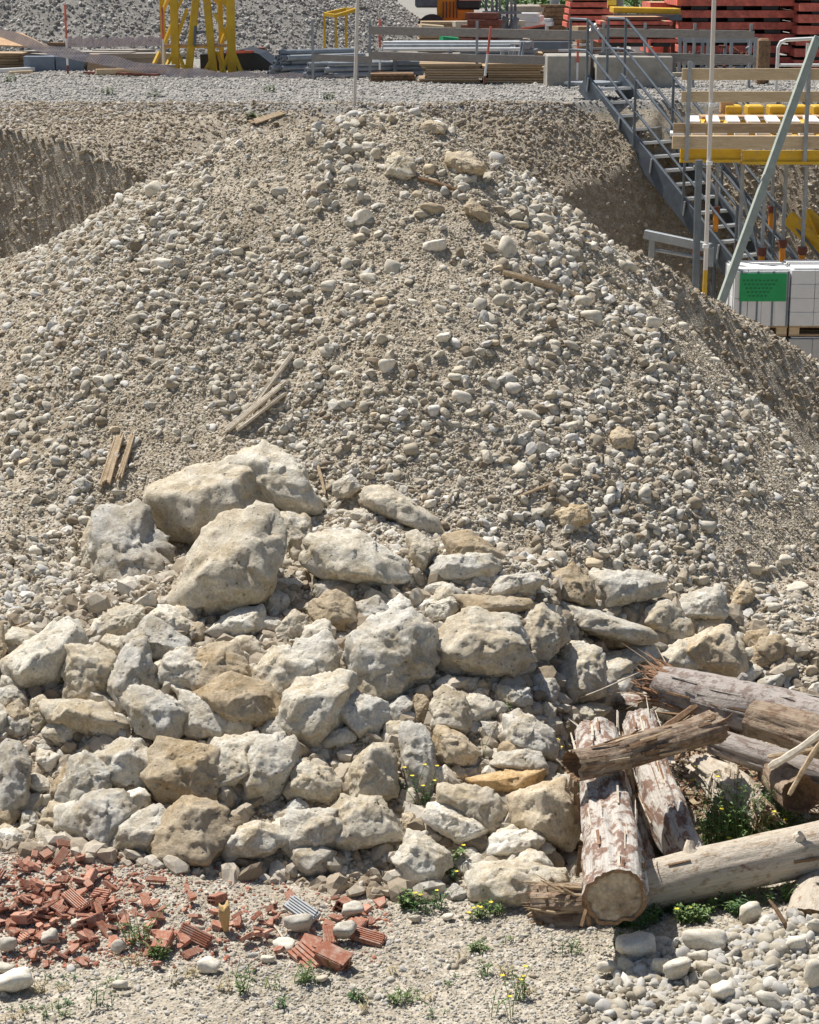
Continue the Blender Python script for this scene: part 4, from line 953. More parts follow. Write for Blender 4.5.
# ---------------------------------------------------------------- weeds
def weed(px, py, hpx, n, spread, label, mat='leaf', flowers=0, group=None, leafy=1.0, base=None, name='weed', lw=.010):
    p = hit(px, py) if base is None else base
    m = mpp(p); H = hpx * m; sp = spread * m; mb = MB(); rnd = random.Random(int(px * 13 + py)); tips = []
    for i in range(n):
        a = rnd.uniform(0, 6.283); r0 = sp * math.sqrt(rnd.random()) * .6; s = p + Vector((math.cos(a) * r0, math.sin(a) * r0 * .6, -.01))
        s.z = float(Hall(s.x, s.y)) - .005 if base is None else s.z
        h = H * rnd.uniform(.5, 1.0); lean = Vector((rnd.gauss(0, .28), rnd.gauss(0, .28), 0))
        pts = [s + lean * h * t * t + Vector((0, 0, h * t)) for t in (0, .33, .66, 1)]
        mb.tube(pts, [.0028, .0024, .0018, .001], 4, False)
        k = int(rnd.randint(7, 12) * leafy)
        for j in range(k):
            t = rnd.uniform(.1, 1.0); q = s + lean * h * t * t + Vector((0, 0, h * t))
            b = rnd.uniform(0, 6.283); d = Vector((math.cos(b), math.sin(b), rnd.uniform(.1, .9))).normalized(); l = rnd.uniform(.02, .055) * (1.2 - .5 * t); w = lw * rnd.uniform(.6, 1.3)
            sd = d.cross(Vector((0, 0, 1))).normalized() * w * .5; nz = Vector((0, 0, -.25 * l))
            mb.add([q, q + d * l * .45 + sd, q + d * l + nz, q + d * l * .45 - sd], [(0, 1, 2, 3)])
        tips.append(pts[-1])
    o = mb.build(name, M[mat], loc=tuple(p)); tag(o, label, 'weed', group)
    for i in range(min(flowers, len(tips))):
        f = MB(); t = tips[i]
        for j in range(6):
            a = j * 1.047; d = Vector((math.cos(a), math.sin(a) * .8, .35)); s2 = Vector((-math.sin(a), math.cos(a), 0)) * .005
            f.add([t, t + d * .009 + s2, t + d * .014, t + d * .009 - s2], [(0, 1, 2, 3)])
        f.build('flower', M['petal'], o)
    return o
weed(408, 908, 22, 9, 14, 'bright green leafy weed at the foot of the weedy pale boulder', 'leaf', 0, lw=.022)
weed(428, 912, 26, 14, 30, 'dark low weed patch right of the bright leafy weed', 'leaf2', 3)
weed(457, 872, 30, 8, 8, 'upright green weed growing between the pale boulder and small rock', 'leaf', 2, lw=.022)
weed(447, 880, 26, 10, 22, 'bushy weed with yellow dots beside the pale boulder', 'leaf2', 4)
weed(478, 920, 20, 10, 16, 'weed with yellow flowers at the front of the long low boulder', 'leaf', 6)
weed(493, 916, 16, 8, 14, 'green weed under the right part of the long low boulder', 'leaf')
weed(480, 950, 14, 8, 18, 'small flat weed on the track below the long low boulder', 'leaf')
weed(535, 905, 10, 5, 20, 'tiny yellow flowering weed beside the splintered log end', 'leaf', 5)
weed(524, 1000, 38, 7, 16, 'tall thin weed on the track left of the pebble bed', 'leaf', 2)
weed(498, 1018, 60, 5, 26, 'very thin tall grass stems at the bottom centre', 'leaf', 3, leafy=.5)
weed(400, 1004, 18, 8, 16, 'small green weed at the bottom, right of the brick rubble', 'leaf')
weed(242, 994, 30, 6, 12, 'green weed on the track below the brick rubble', 'leaf')
weed(138, 945, 42, 12, 26, 'grassy weed at the right end of the dense brick shards', 'leaf', 0)
weed(157, 958, 24, 10, 20, 'low weed just right of the grassy one by the shards', 'leaf')
weed(305, 985, 26, 9, 22, 'thin green weed below the largest brick blocks', 'leaf')
weed(335, 960, 14, 8, 20, 'small green weed squeezed between the brick blocks', 'leaf')
weed(100, 1008, 34, 5, 24, 'sparse grey-green weed at the lower left', 'leaf2', leafy=.6)
weed(355, 1000, 16, 6, 12, 'small sprig on the bare track right of centre left', 'leaf2')
weed(650, 948, 14, 7, 14, 'dark little weed in shade under the long log', 'leaf2')
weed(690, 922, 22, 18, 30, 'bright green leafy clump under the middle of the long log', 'leaf', 2, lw=.016)
weed(720, 912, 18, 14, 30, 'green leafy clump under the right half of the long log', 'leaf', lw=.016)
weed(760, 905, 22, 12, 30, 'grassy clump near the short pale log piece', 'leaf')
weed(620, 948, 18, 10, 20, 'dark weed under the round sawn log end', 'leaf2')
for i, (x, y, Y, h, sp, lb) in enumerate([(722, 838, 10.3, 80, 40, 'tall weed with thin leafy stems behind the long log, leftmost in the gap'), (748, 835, 10.35, 95, 44, 'tallest weed in the gap between the grey log and the long log'), (775, 830, 10.35, 70, 36, 'leafy weed in front of the log stub with the hollow end')]):
    b = at(x, y, Y); b.z = max(float(Hall(b.x, b.y)), .02); weed(x, y, h, 36, sp, lb, 'leaf2', 3, base=b)
    weed(x + 8, y, h * .7, 22, sp, lb.replace('weed', 'bright green weed'), 'leaf', 2, base=b + Vector((.05, -.08, 0)))
for i, (x, y, Y, h, lb) in enumerate([(735, 832, 10.28, 90, 'clump of long grass blades in the gap behind the long log, on its left side'), (765, 826, 10.3, 78, 'clump of long grass blades in the gap behind the long log, in its middle'), (800, 815, 10.3, 60, 'clump of grass blades below the log stub at the right edge'), (712, 838, 10.25, 60, 'short grass clump right beside the thinner white log')]):
    b = at(x, y, Y); b.z = max(float(Hall(b.x, b.y)), .02); weed(x, y, h, 40, 44, lb, 'leaf', 2, base=b, leafy=.7, lw=.014, name='grass_clump')
weed(577, 792, 34, 9, 10, 'green weed between the warm brown block and the white log', 'leaf', 2)
weed(548, 758, 28, 7, 10, 'thin yellow-dotted weed beside the pale grey domed rock', 'leaf', 5, leafy=.6)
weed(418, 808, 40, 8, 20, 'weed with yellow flowers left of the whitish kidney-shaped rock', 'leaf2', 6)
weed(484, 762, 38, 2, 3, 'single thin grey stem standing in front of the yellow slab', 'leaf2', 0, leafy=.2)
weed(508, 715, 12, 5, 10, 'tiny green sprig above the wedge-shaped grey boulder', 'leaf')
rw = random.Random(77)
for i in range(34):
    x = rw.uniform(5, 575); y = rw.uniform(965, 1022) if x < 420 else rw.uniform(930, 1022)
    weed(x, y, rw.uniform(7, 22), rw.randint(3, 6), rw.uniform(8, 26), 'tiny straggly sprig on the bare foreground track', rw.choice(['leaf', 'leaf2', 'dry']), 0, 'tiny sprigs on the foreground track', leafy=.6, lw=.007)
for i in range(16):
    x = rw.uniform(580, 815); y = np.interp(x, [580, 700, 815], [930, 915, 895]) + rw.uniform(-6, 12)
    weed(x, y, rw.uniform(12, 26), 8, 14, 'green sprig growing along the underside of the long fallen log', rw.choice(['leaf', 'leaf2']), 0, 'sprigs under the long log', lw=.012)
for i, (x, y) in enumerate([(9, 82), (108, 95), (155, 97), (268, 92), (252, 118), (330, 100)]):
    weed(x, y, 9, 12, 12, ['green tuft at the far left end of the terrace strip', 'green tuft below the low timber planks on the terrace', 'green tuft below the yellow mast on the terrace', 'green tuft right of the yellow mast on the terrace', 'green tuft at the upper left shoulder of the mound', 'green tuft left of the thin white pole on the terrace'][i], 'leaf', base=at(x, y, hit(x, y).y), lw=.05)
# ---------------------------------------------------------------- background yard
V3 = Vector
def at_z(px, py, z):          # point of height z on the ray
    return gp(px, py, z)
def up(p, h): return p + V3((0, 0, h))
def pxm(Y, n=1): return (Y * cP + 2.2 * sP) / F * n
ZG = ZT - .01

# slim poles
def banded_post(px, y0, y1, lab, lean=0.0):
    p = gp(px, y1); m = mpp(p); H = (y1 - y0) * m * 1.02
    root = empty('barrier_post', tuple(p), 0, lab, 'post', 'red and white barrier posts')
    n = 4; cols = ['red', 'white', 'red', 'redbrown']
    zs = [0, .14, .52, .55, 1.0]
    top = V3((lean, 0, H))
    for i in range(4):
        MB().tube([p + top * zs[i], p + top * zs[i + 1]], .022 if i != 1 else .021, 8).build('band', M[['redbrown', 'white', 'red', 'red'][i]], root)
    return root
banded_post(68, 8, 75, 'red and white barrier post at the far left, in front of the blue-grey panels')
banded_post(164, 10, 74, 'red and white barrier post beside the leftmost yellow mast leg')
banded_post(380, 22, 78, 'red and white barrier post at the left end of the plank barrier')
banded_post(484, 29, 84, 'leaning red and white post in front of the brown board stack', .12)
banded_post(577, 42, 87, 'red and white post in front of the square concrete block')
banded_post(648, 42, 86, 'red and white post seen behind the stair handrail')
p = gp(354, 104); tag(MB().tube([p - V3((0, 0, .2)), up(p, 2.9) + V3((.12, 0, 0))], .028, 8).build('white_pole', M['pole'], loc=tuple(p)), 'thin white pole standing on the terrace edge above the mound crest', 'pole')
# barrier mesh ribbon
def net(name, P, w, mat, lab):
    pts, L = curve_pts(P, 60); mb = MB(); V = []; fc = []
    for i, q in enumerate(pts):
        ww = w * (1 + .12 * math.sin(i * .9)); sag = .02 * math.sin(i * 1.7)
        V += [q + V3((0, sag, 0)), q + V3((0, -sag, ww))]
    for i in range(59): fc.append((2 * i, 2 * i + 2, 2 * i + 3, 2 * i + 1))
    mb.add(V, fc); o = mb.build(name, mat, loc=tuple(P[0]))
    s = o.modifiers.new('thickness', 'SOLIDIFY'); s.thickness = .004; return tag(o, lab, 'barrier net')
tn = NT('barrier_mesh'); vv = tn.coord('Object', False); ck = tn.new('ShaderNodeTexChecker'); ck.inputs['Scale'].default_value = 34; tn.con(vv, ck.inputs['Vector'])
tn.color(tn.mix(tn.noise(vv, 8), (.62, .52, .50), (.46, .42, .44))); mt = tn.new('ShaderNodeMath', operation='MULTIPLY_ADD'); tn.con(ck.outputs['Fac'], mt.inputs[0]); mt.inputs[1].default_value = .45; mt.inputs[2].default_value = .45; tn.con(mt.outputs[0], tn.b.inputs['Alpha'])
M['net'] = tn.m
def q3(px, py, Y): return at(px, py, Y)
net('barrier_net', [q3(-30, 30, 41.5), q3(0, 37, 41.5), q3(40, 52, 41.5), q3(75, 60, 41.5), q3(120, 68, 41.4), q3(165, 76, 41.3), q3(230, 82, 41), q3(300, 84, 40.8), q3(345, 86, 40.7)], .20, M['net'], 'sagging pale pink barrier net drooping from the left edge to the pipe bundle')
net('barrier_net', [q3(68, 47, 42.3), q3(110, 47, 42.3), q3(163, 46, 42.3)], .19, M['net'], 'straight strip of barrier net between the two left barrier posts')
tag(MB().beam(q3(345, 84, 40.6), q3(362, 84, 40.5), .04, .1).build('wood_block', M['ply'], loc=tuple(gp(350, 84))), 'small orange-brown board at the right end of the sagging net', 'board')

# left yard
def lies(name, px0, px1, pyb, hpx, dep, mat, lab, cat, base=0.0, group=None, bev=.01, rz=0.0, ret=False):
    a = gp(px0, pyb); m = mpp(a); w = (px1 - px0) * m; h = hpx * m * 1.02
    c = V3((a.x + w / 2, a.y + dep / 2, ZT + base + h / 2))
    o = MB().box((0, 0, 0), (w, dep, h), None, bev).build(name, mat, loc=None); o.location = c; o.rotation_euler = (0, 0, rz)
    return tag(o, lab, cat, group)
def board_stack(px0, px1, pyb, n, hpx, dep, mat, lab, cat='board', per=1, group=None, jit=.08, gap=.0, base=0):
    a = gp(px0, pyb); m = mpp(a); w = (px1 - px0) * m; h = hpx * m / n
    for i in range(n):
        for j in range(per):
            ww = w / per
            o = MB().box((0, 0, 0), (ww * random.uniform(.93, 1.0), dep * random.uniform(.85, 1), h * .86), None, .004).build('board', mat)
            o.location = (a.x + ww * (j + .5) + random.uniform(-jit, jit), a.y + dep / 2 + random.uniform(-.03, .03), ZT + base + h * (i + .5)); o.rotation_euler = (0, 0, random.uniform(-.01, .01))
            tag(o, lab, cat, group or lab)
board_stack(-30, 24, 70, 6, 16, 1.2, M['timber'], 'brown board in the timber stack at the far left edge')
for i, (x0, x1) in enumerate([(24, 55), (56, 84)]):
    o = lies('panel_block', x0, x1, 72, 15, .7, M['slate'], ['blue-grey panel block beside the left timber stack', 'blue-grey panel block left of the tan canvas bag'][i], 'panel')
    a = gp(x0, 72)
    for s in (.25, .6): MB().box((a.x + (x1 - x0) * .02 * s, a.y - .012, ZT + .33 * s + .02), (.5, .02, .03)).build('batten', M['galvd'], o) if False else None
o = MB()
a = gp(94, 72); o.add([a + V3((-.16, 0, 0)), a + V3((.17, 0, 0)), a + V3((.10, .1, .36)), a + V3((-.10, .1, .36)), a + V3((-.16, .4, 0)), a + V3((.17, .4, 0)), a + V3((.10, .3, .36)), a + V3((-.10, .3, .36))], [(0, 1, 2, 3), (5, 4, 7, 6), (4, 0, 3, 7), (1, 5, 6, 2), (3, 2, 6, 7)])
tag(o.build('canvas_bag', M['timber'], loc=tuple(a)), 'tan tapered canvas bag right of the blue-grey panel blocks', 'bag')
lies('wood_beam', 12, 82, 56, 6, .5, M['timberG'], 'long grey plank spanning on top of the blue-grey panel blocks', 'beam', .30)
lies('wood_beam', 48, 70, 60, 3, .4, M['oldwood'], 'short dark plank lying on the blue-grey panel blocks', 'beam', .33)
lies('plywood_sheet', -20, 14, 58, 3, .6, M['ply'], 'flat plywood sheet on the timber stack at the left edge', 'sheet', .45)
a = at(0, 45, 43.5); o = MB().add([a, at(50, 47, 43.3), at(22, 33, 44.2), at(-20, 28, 44.4), a - V3((0, 0, .03)), at(50, 47, 43.3) - V3((0, 0, .03)), at(22, 33, 44.2) - V3((0, 0, .03)), at(-20, 28, 44.4) - V3((0, 0, .03))], [(0, 1, 2, 3), (7, 6, 5, 4), (0, 4, 5, 1), (1, 5, 6, 2), (2, 6, 7, 3), (3, 7, 4, 0)]).build('plywood_sheet', M['ply'], loc=tuple(a))
tag(o, 'tilted orange-brown plywood sheet leaning above the timber stack at left', 'sheet')
stk = MB(); a = gp(-5, 74); stk.beam(up(a, .06), up(gp(70, 70), .06), .09, .09, bev=.01); tag(stk.build('white_beam', M['white'], loc=tuple(a)), 'long white beam on the ground in front of the blue-grey panels', 'beam')
a = gp(10, 75); tag(MB().beam(up(a, .04), up(gp(32, 74), .04), .1, .07, bev=.01).build('wood_beam', M['timberL'], loc=tuple(a)), 'short yellowish beam lying before the long white beam', 'beam')
for i, (x0, x1, y, mt_) in enumerate([(116, 150, 75, 'black'), (118, 165, 73, 'redbrown'), (125, 168, 76, 'paled'), (138, 176, 74, 'timberG')]):
    a = gp(x0, y); b = gp(x1, y - random.uniform(-.6, .8)); tag(MB().beam(up(a, .05 + .04 * i), up(b, .05 + .04 * i), .12, .04, bev=.004).build('flat_board', M[mt_], loc=tuple(a)), ['black', 'reddish', 'bleached', 'grey'][i] + ' board in the low pile left of the yellow mast', 'board')

# yellow mast foot
c0 = gp(198, 73); m = mpp(c0)
root = empty('yellow_mast', tuple(c0), 0, 'yellow lattice mast foot with splayed legs on the terrace at left', 'mast')
def lx(px, dy=0.0, z=0.0): return V3(((px - 409.5) * m, c0.y + dy, ZT + z))
TOPZ = 3.3
for px, dy, w in [(159, .9, .10), (176, 0, .16), (218, .9, .10), (232, 0, .17)]:
    MB().box(tuple(lx(px, dy, TOPZ / 2)), (w, w, TOPZ), None, .01).build('leg', M['yellow'], root)
for (xa, xb) in [(189, 201), (214, 205)]: MB().beam(lx(xa, -.1, 0), lx(xb, .3, 2.2), .15, .15, (0, 1, 0), .01).build('inclined_beam', M['yellow'], root)
MB().box(tuple(lx(203, .3, 2.25)), (.45, .3, .3), None, .01).build('head_plate', M['yellow'], root)
for (a, b) in [((176, 0, .6), (189, 0, 1.3)), ((232, 0, .6), (216, 0, 1.2)), ((160, .9, .55), (176, 0, 1.1)), ((218, .9, .55), (232, 0, 1.1)), ((160, .9, 1.25), (176, 0, 1.75)), ((176, 0, 1.2), (190, 0, 1.7)), ((218, .9, 1.35), (206, .3, 1.75)), ((232, 0, 1.25), (216, 0, 1.75)), ((176, 0, 1.9), (232, 0, 3.0)), ((232, 0, 1.9), (176, 0, 3.0))]:
    MB().beam(lx(*a), lx(*b), .07, .07).build('brace', M['yellow'], root)
for (a, b) in [((164, 0, .56), (228, 0, .56)), ((159, .9, .5), (218, .9, .5)), ((159, .9, 3.2), (218, .9, 3.2)), ((176, 0, 3.2), (232, 0, 3.2)), ((159, .9, 3.2), (176, 0, 3.2)), ((218, .9, 3.2), (232, 0, 3.2))]:
    MB().beam(lx(*a), lx(*b), .06, .06).build('crossbar', M['ply' if a[2] == .56 else 'yellow'], root)
for (xa, xb) in [(151, 160), (164, 174), (188, 178), (222, 230), (243, 234), (205, 216), (226, 218)]:
    MB().beam(lx(xa, -.25, 0), lx(xb, 0, .42), .06, .06).build('foot_strut', M['yellow'], root)
MB().beam(lx(196, -.1, .56), lx(197, 0, .95), .05, .05).build('brace', M['galvd'], root)
MB().beam(lx(196, 0, .83), lx(211, 0, .83), .03, .05).build('crossbar', M['galvd'], root)

# dark tarpaulin-covered stack
a = gp(198, 72); mb = MB(); prof = [(0, 0), (0, .34), (.5, .36), (.9, .44), (1.25, .35), (1.55, .12), (1.6, 0)]
v = [a + V3((x, .5, z)) for x, z in prof] + [a + V3((x + .1, 1.8, z * 1.02)) for x, z in prof]; n = len(prof)
f = [tuple(range(n)), tuple(reversed(range(n, 2 * n)))] + [(i, n + i, n + (i + 1) % n, (i + 1) % n) for i in range(n)]
root = mb.add(v, f).build('covered_stack', M['black'], loc=tuple(a)); tag(root, 'black tarpaulin-covered stack with a red strip right of the yellow mast', 'covered stack')
mb = MB().beam(a + V3((.55, .47, .375)), a + V3((1.15, .47, .40)), .06, .05); me = mb.build('red_strip', M['red']); me.parent = root; me.location = -a
a = gp(262, 66); tag(MB().box((0, 0, 0), (.16, .3, .12), None, .01).build('rust_block', M['redbrown'], loc=None), 'small rust-brown block left of the round pipe ends', 'block').location = up(a, .35)
# pipe bundles, hollow tubes with their ends towards the viewer
def pipe_mesh(L, r):
    mb = MB(); n = 10
    for rr, ins in ((r, False), (r * .62, True)):
        v = []; 
        for y in (0, L):
            for k in range(n):
                a = 6.283 * k / n; v.append((math.cos(a) * rr, y, math.sin(a) * rr))
        mb.add(v, [(k, (k + 1) % n, n + (k + 1) % n, n + k) if ins else (k, n + k, n + (k + 1) % n, (k + 1) % n) for k in range(n)])
    for base in (0, n):
        for k in range(n):
            q = (base + k, base + (k + 1) % n, 2 * n + base + (k + 1) % n, 2 * n + base + k); mb.f.append(q if base == 0 else tuple(reversed(q)))
    me = bpy.data.meshes.new('steel_pipe'); me.from_pydata(mb.v, [], mb.f); me.update(); me.materials.append(M['galv']); return me
PM = pipe_mesh(1.9, .055)
def pipes(px0, pyb, rowsn, lab, ang, sp=.115):
    a = gp(px0, pyb)
    for r_, cnt_ in enumerate(rowsn):
        for i in range(cnt_):
            o = bpy.data.objects.new('steel_pipe', PM); COL.objects.link(o)
            o.location = a + V3((i * sp + r_ * sp * .5 + random.uniform(-.01, .01), random.uniform(-.12, .12), .055 + r_ * sp * .88)); o.rotation_euler = (0, random.uniform(0, 1), ang + random.uniform(-.05, .05)); tag(o, lab, 'pipe', lab)
pipes(268, 76, [5, 5, 4, 3, 1], 'grey steel pipe in the tall bundle of round pipe ends', -.9)
pipes(303, 78, [3, 2, 1], 'grey steel pipe in the small pipe bundle beside the yellow trestle', -1.0)
pipes(322, 78, [3, 3, 2], 'long grey steel pipe lying behind the thin white pole', -1.2)
# yellow trestle
a = gp(325, 66); m2 = mpp(a); root = empty('yellow_trestle', tuple(a), 0, 'tall yellow box frame trestle above the steel pipes', 'trestle')
P4 = [a + V3((0, .0, 0)), a + V3((.26, -.35, 0)), a + V3((.72, -.1, 0)), a + V3((.46, .35, 0))]; hs = [1.15, 1.12, 1.25, 1.25]
for i in range(4):
    MB().beam(P4[i], up(P4[i], hs[i]), .05, .05).build('post', M['yellow'], root)
    j = (i + 1) % 4; MB().beam(up(P4[i], hs[i] - .03), up(P4[j], hs[j] - .03), .06, .07).build('top_rail', M['yellow'], root); MB().beam(up(P4[i], .12), up(P4[j], .12), .045, .05).build('bottom_rail', M['yellow'], root)

# plank guard barrier along the yard
def rail(name, ends, ys, posts, lab, mat, zs=((.95, .16), (.47, .16)), back=.03):
    (x0, y0), (x1, y1) = ends; a = gp(x0, y0); b = gp(x1, y1)
    root = empty(name, tuple(a), 0, lab, 'guard rail')
    for z, h in zs: MB().beam(up(a, z), up(b, z - .03), .03, h, bev=.004).build('rail_plank', mat, root)
    for t in posts:
        q = a.lerp(b, t) + V3((0, back, 0)); MB().beam(q, up(q, 1.15), .05, .05).build('rail_post', M['galv'], root)
    return root
rail('guard_rail', ((370, 80), (598, 86)), None, (.0, .48, .97), 'weathered plank guard rail in front of the brown board stack', M['timberG'])
rail('guard_rail', ((598, 86), (752, 88)), None, (.03, .3, .62, .98), 'weathered plank guard rail behind the top of the steel stair', M['timberG'], ((.98, .15), (.55, .15)))
rail('guard_rail', ((313, 79), (372, 80)), None, (.0, .75), 'low short plank rail at the end of the pipes', M['timberG'], ((.42, .13),))
board_stack(421, 546, 83, 8, 19, 1.0, M['timber'], 'brown board in the long stack behind the plank guard rail', per=2)
board_stack(430, 470, 64, 1, 2, .3, M['paled'], 'whitish board lying loose on the long brown board stack', base=.42)
board_stack(372, 418, 82, 3, 8, .8, M['oldwood'], 'dark board in the low pile left of the long board stack')
lies('concrete_block', 547, 590, 87, 30, 1.0, M['concrete'], 'square light beige concrete block beside the long board stack', 'block', bev=.015)
lies('concrete_block', 596, 672, 88, 30, .9, M['concrete'], 'long beige concrete block behind the stair head', 'block', bev=.015)
for i in range(7):
    x0 = 383 + random.uniform(-6, 10); z = .55 + .06 * (i % 3); y = 40.9 + .12 * i
    a = V3(((x0 - 409.5) * pxm(y), y, ZT + z)); L = random.uniform(2.2, 2.9); tag(MB().tube([a, a + V3((L, .1, 0))], .035, 8).build('long_pipe', M['galv' if i % 2 else 'white'], loc=tuple(a)), 'long light pipe on the rack behind the plank guard rail', 'pipe', 'long light pipes on the rack')
rk = empty('pipe_rack', tuple(gp(385, 74)), 0, 'low steel rack carrying the long light pipes', 'rack')
for x in (395, 450, 505):
    a = V3(((x - 409.5) * pxm(41.3), 41.3, ZT)); MB().box(tuple(up(a, .26)), (.08, .9, .5)).build('rack_frame', M['galvd'], rk)
lies('dark_panel', 533, 575, 66, 8, .1, M['slate'], 'dark grey panel above the square concrete block', 'panel', .35)
for i in range(9):
    a = gp(500 + i * 2.6, 72) + V3((0, random.uniform(-.2, .2), 0)); tag(MB().tube([up(a, .2 + .04 * (i % 3)), up(a, .62) + V3((.06, .1, 0))], .03, 7).build('clamp', M['galv'], loc=tuple(a)), 'steel clamp in the cluster at the right end of the long pipes', 'clamp', 'clamps at the end of the long pipes')

# machines and stores further back (right of the grey heap)
def yb(px, Yb, z=0.0): return V3(((px - 409.5) * pxm(Yb), Yb, ZT + z))
root = empty('yellow_machine', tuple(yb(452, 58)), 0, 'yellow wheeled machine half hidden behind the slope of the grey heap', 'machine')
s = pxm(58)
MB().box(tuple(yb(455, 58, 1.0)), (36 * s, 1.6, .8), None, .08).build('body', M['orange'], root); MB().box(tuple(yb(427, 58, 1.25)), (24 * s, 1.4, .5), None, .05).build('bonnet', M['galvd'], root)
MB().box(tuple(yb(468, 57.6, 1.6)), (24 * s, 1.1, 1.3), None, .06).build('cab', M['black'], root); MB().box(tuple(yb(470, 57.0, 1.55)), (22 * s, .06, .7)).build('side_panel', mat_flat('salmon_panel', (.62, .30, .24)), root)
for x in (432, 476):
    w = MB().tube([yb(x, 57.2, .42), yb(x, 56.9, .42)], .42, 20).build('wheel', M['black'], root); MB().tube([yb(x, 56.9, .42), yb(x, 56.87, .42)], .2, 14).build('hub', M['orange'], w)
for i in range(5):
    MB().box(tuple(yb(443 + i * 3.4, 57.1, .95)), (.03, .04, .45)).build('grille_bar', M['black'], root)
for i, (x, z, c, L) in enumerate([(441, .30, 'green', 14), (455, .22, 'black', 18), (470, .18, 'black', 20), (462, .42, 'white', 30), (420, .55, 'timberL', 20)]):
    a = yb(x, 50 + i * .3, z + .1); tag(MB().tube([a, a + V3((L * s, .2, -.05))], .11, 12).build('plastic_pipe', M[c], loc=tuple(a)), ['green', 'shorter black', 'longer black', 'white', 'yellowish'][i] + ' pipe lying at the foot of the yellow machine', 'pipe')
root = empty('scaffold_rack', tuple(yb(486, 50)), 0, 'rack packed with grey scaffold frames right of the yellow machine', 'rack')
for i in range(7):
    x = 486 + i * 5; MB().beam(yb(x, 50 + .2 * (i % 2), .0), yb(x + random.uniform(-2, 2), 50, 1.45), .06, .06).build('frame_tube', M['galv' if i % 2 else 'galvd'], root)
for z in (.25, .7, 1.05, 1.4): MB().beam(yb(482, 49.9, z), yb(521, 49.9, z), .06, .07).build('crossbar', M['galv'], root)
for k in range(3): MB().tube([yb(490 + k * 10, 49.7, .6), yb(496 + k * 10, 49.7, .95)], .09, 10).build('coupler', M['galvd'], root)
MB().beam(yb(484, 50, 1.45), yb(500, 50, 1.5), .3, .14).build('green_sling', M['green'], root)
lies('beige_slab', 513, 600, 50, 16, 1.6, M['concrete'], 'wide beige slab pack with a dark banner in front', 'slab', bev=.03)
lies('beige_slab', 508, 585, 40, 8, 1.2, mat_flat('brown_slab', (.46, .39, .31)), 'brownish slab pack behind the wide beige one', 'slab', .75, bev=.03)
a = at(511, 35, 45.2); mb = MB(); q = [at(511, 35, 45.2), at(545, 35, 45.2), at(545, 26, 45.2), at(520, 30, 45.2)]
mb.add(q + [x + V3((0, .03, 0)) for x in q], [(0, 1, 2, 3), (7, 6, 5, 4), (0, 4, 5, 1), (1, 5, 6, 2), (2, 6, 7, 3), (3, 7, 4, 0)]); o = mb.build('banner', M['black'], loc=tuple(a)); tag(o, 'dark wedge-shaped banner with a thin red edge before the beige slabs', 'banner')
r_ = MB().beam(q[3] + V3((0, -.01, .02)), q[2] + V3((0, -.01, .02)), .01, .04).build('red_edge', M['red'], o)
for i in range(14):
    x = 556 + random.uniform(0, 58); a = yb(x, 44.5 + random.uniform(-.4, .8), .05 + .035 * i); L = random.uniform(12, 30) * pxm(45)
    tag(MB().beam(a, a + V3((L, random.uniform(-.3, .3), random.uniform(-.02, .06))), .07, .05).build('steel_profile', M['galv' if i % 3 else 'white'], loc=tuple(a)), 'light steel profile in the loose heap behind the guard rail', 'steel profile', 'loose steel profiles')
for (xa, ya, xb, yb_) in [(584, 38, 596, 24), (588, 40, 601, 26)]:
    tag(MB().beam(at(xa, ya, 44), at(xb, yb_, 44.3), .05, .05).build('steel_profile', M['white'], loc=tuple(at(xa, ya, 44))), 'white steel profile sticking up at a slant from the loose heap', 'steel profile', 'slanting white profiles')
# orange excavator
s = pxm(66); root = empty('excavator', tuple(yb(582, 66)), 0, 'orange excavator working beyond the slab packs', 'excavator')
MB().box(tuple(yb(582, 66, 1.5)), (44 * s, 2.4, .9), None, .12).build('body', M['orange'], root); c = MB().box(tuple(yb(572, 65.6, 2.3)), (16 * s, 1.2, 1.3), None, .1).build('cab', M['orange'], root)
MB().box(tuple(yb(572, 64.97, 2.4)), (12 * s, .05, .8)).build('window', M['black'], c)
for dy in (-.9, .9): MB().tube([yb(558, 66 + dy, .45), yb(606, 66 + dy, .45)], .45, 12).build('track', M['black'], root)
MB().beam(yb(592, 65, 1.6), yb(606, 63.5, 4.2), .3, .45).build('boom', M['yellow'], root); MB().beam(yb(606, 63.5, 4.2), yb(611, 61.5, .9), .25, .35).build('arm', M['yellow'], root)
MB().box(tuple(yb(606, 61.4, .55)), (.8, .6, .6), None, .1).build('bucket', M['redbrown'], root)
a = yb(616, 62); tag(MB().tube([a, up(a, 3.4)], .20, 14).build('grey_column', M['concrete'], loc=tuple(a)), 'thick grey column standing right of the excavator arm', 'column')
a = yb(554, 70); tag(MB().tube([a, up(a, 3.4)], .16, 12).build('grey_column', M['galv'], loc=tuple(a)), 'grey column left of the orange excavator', 'column')
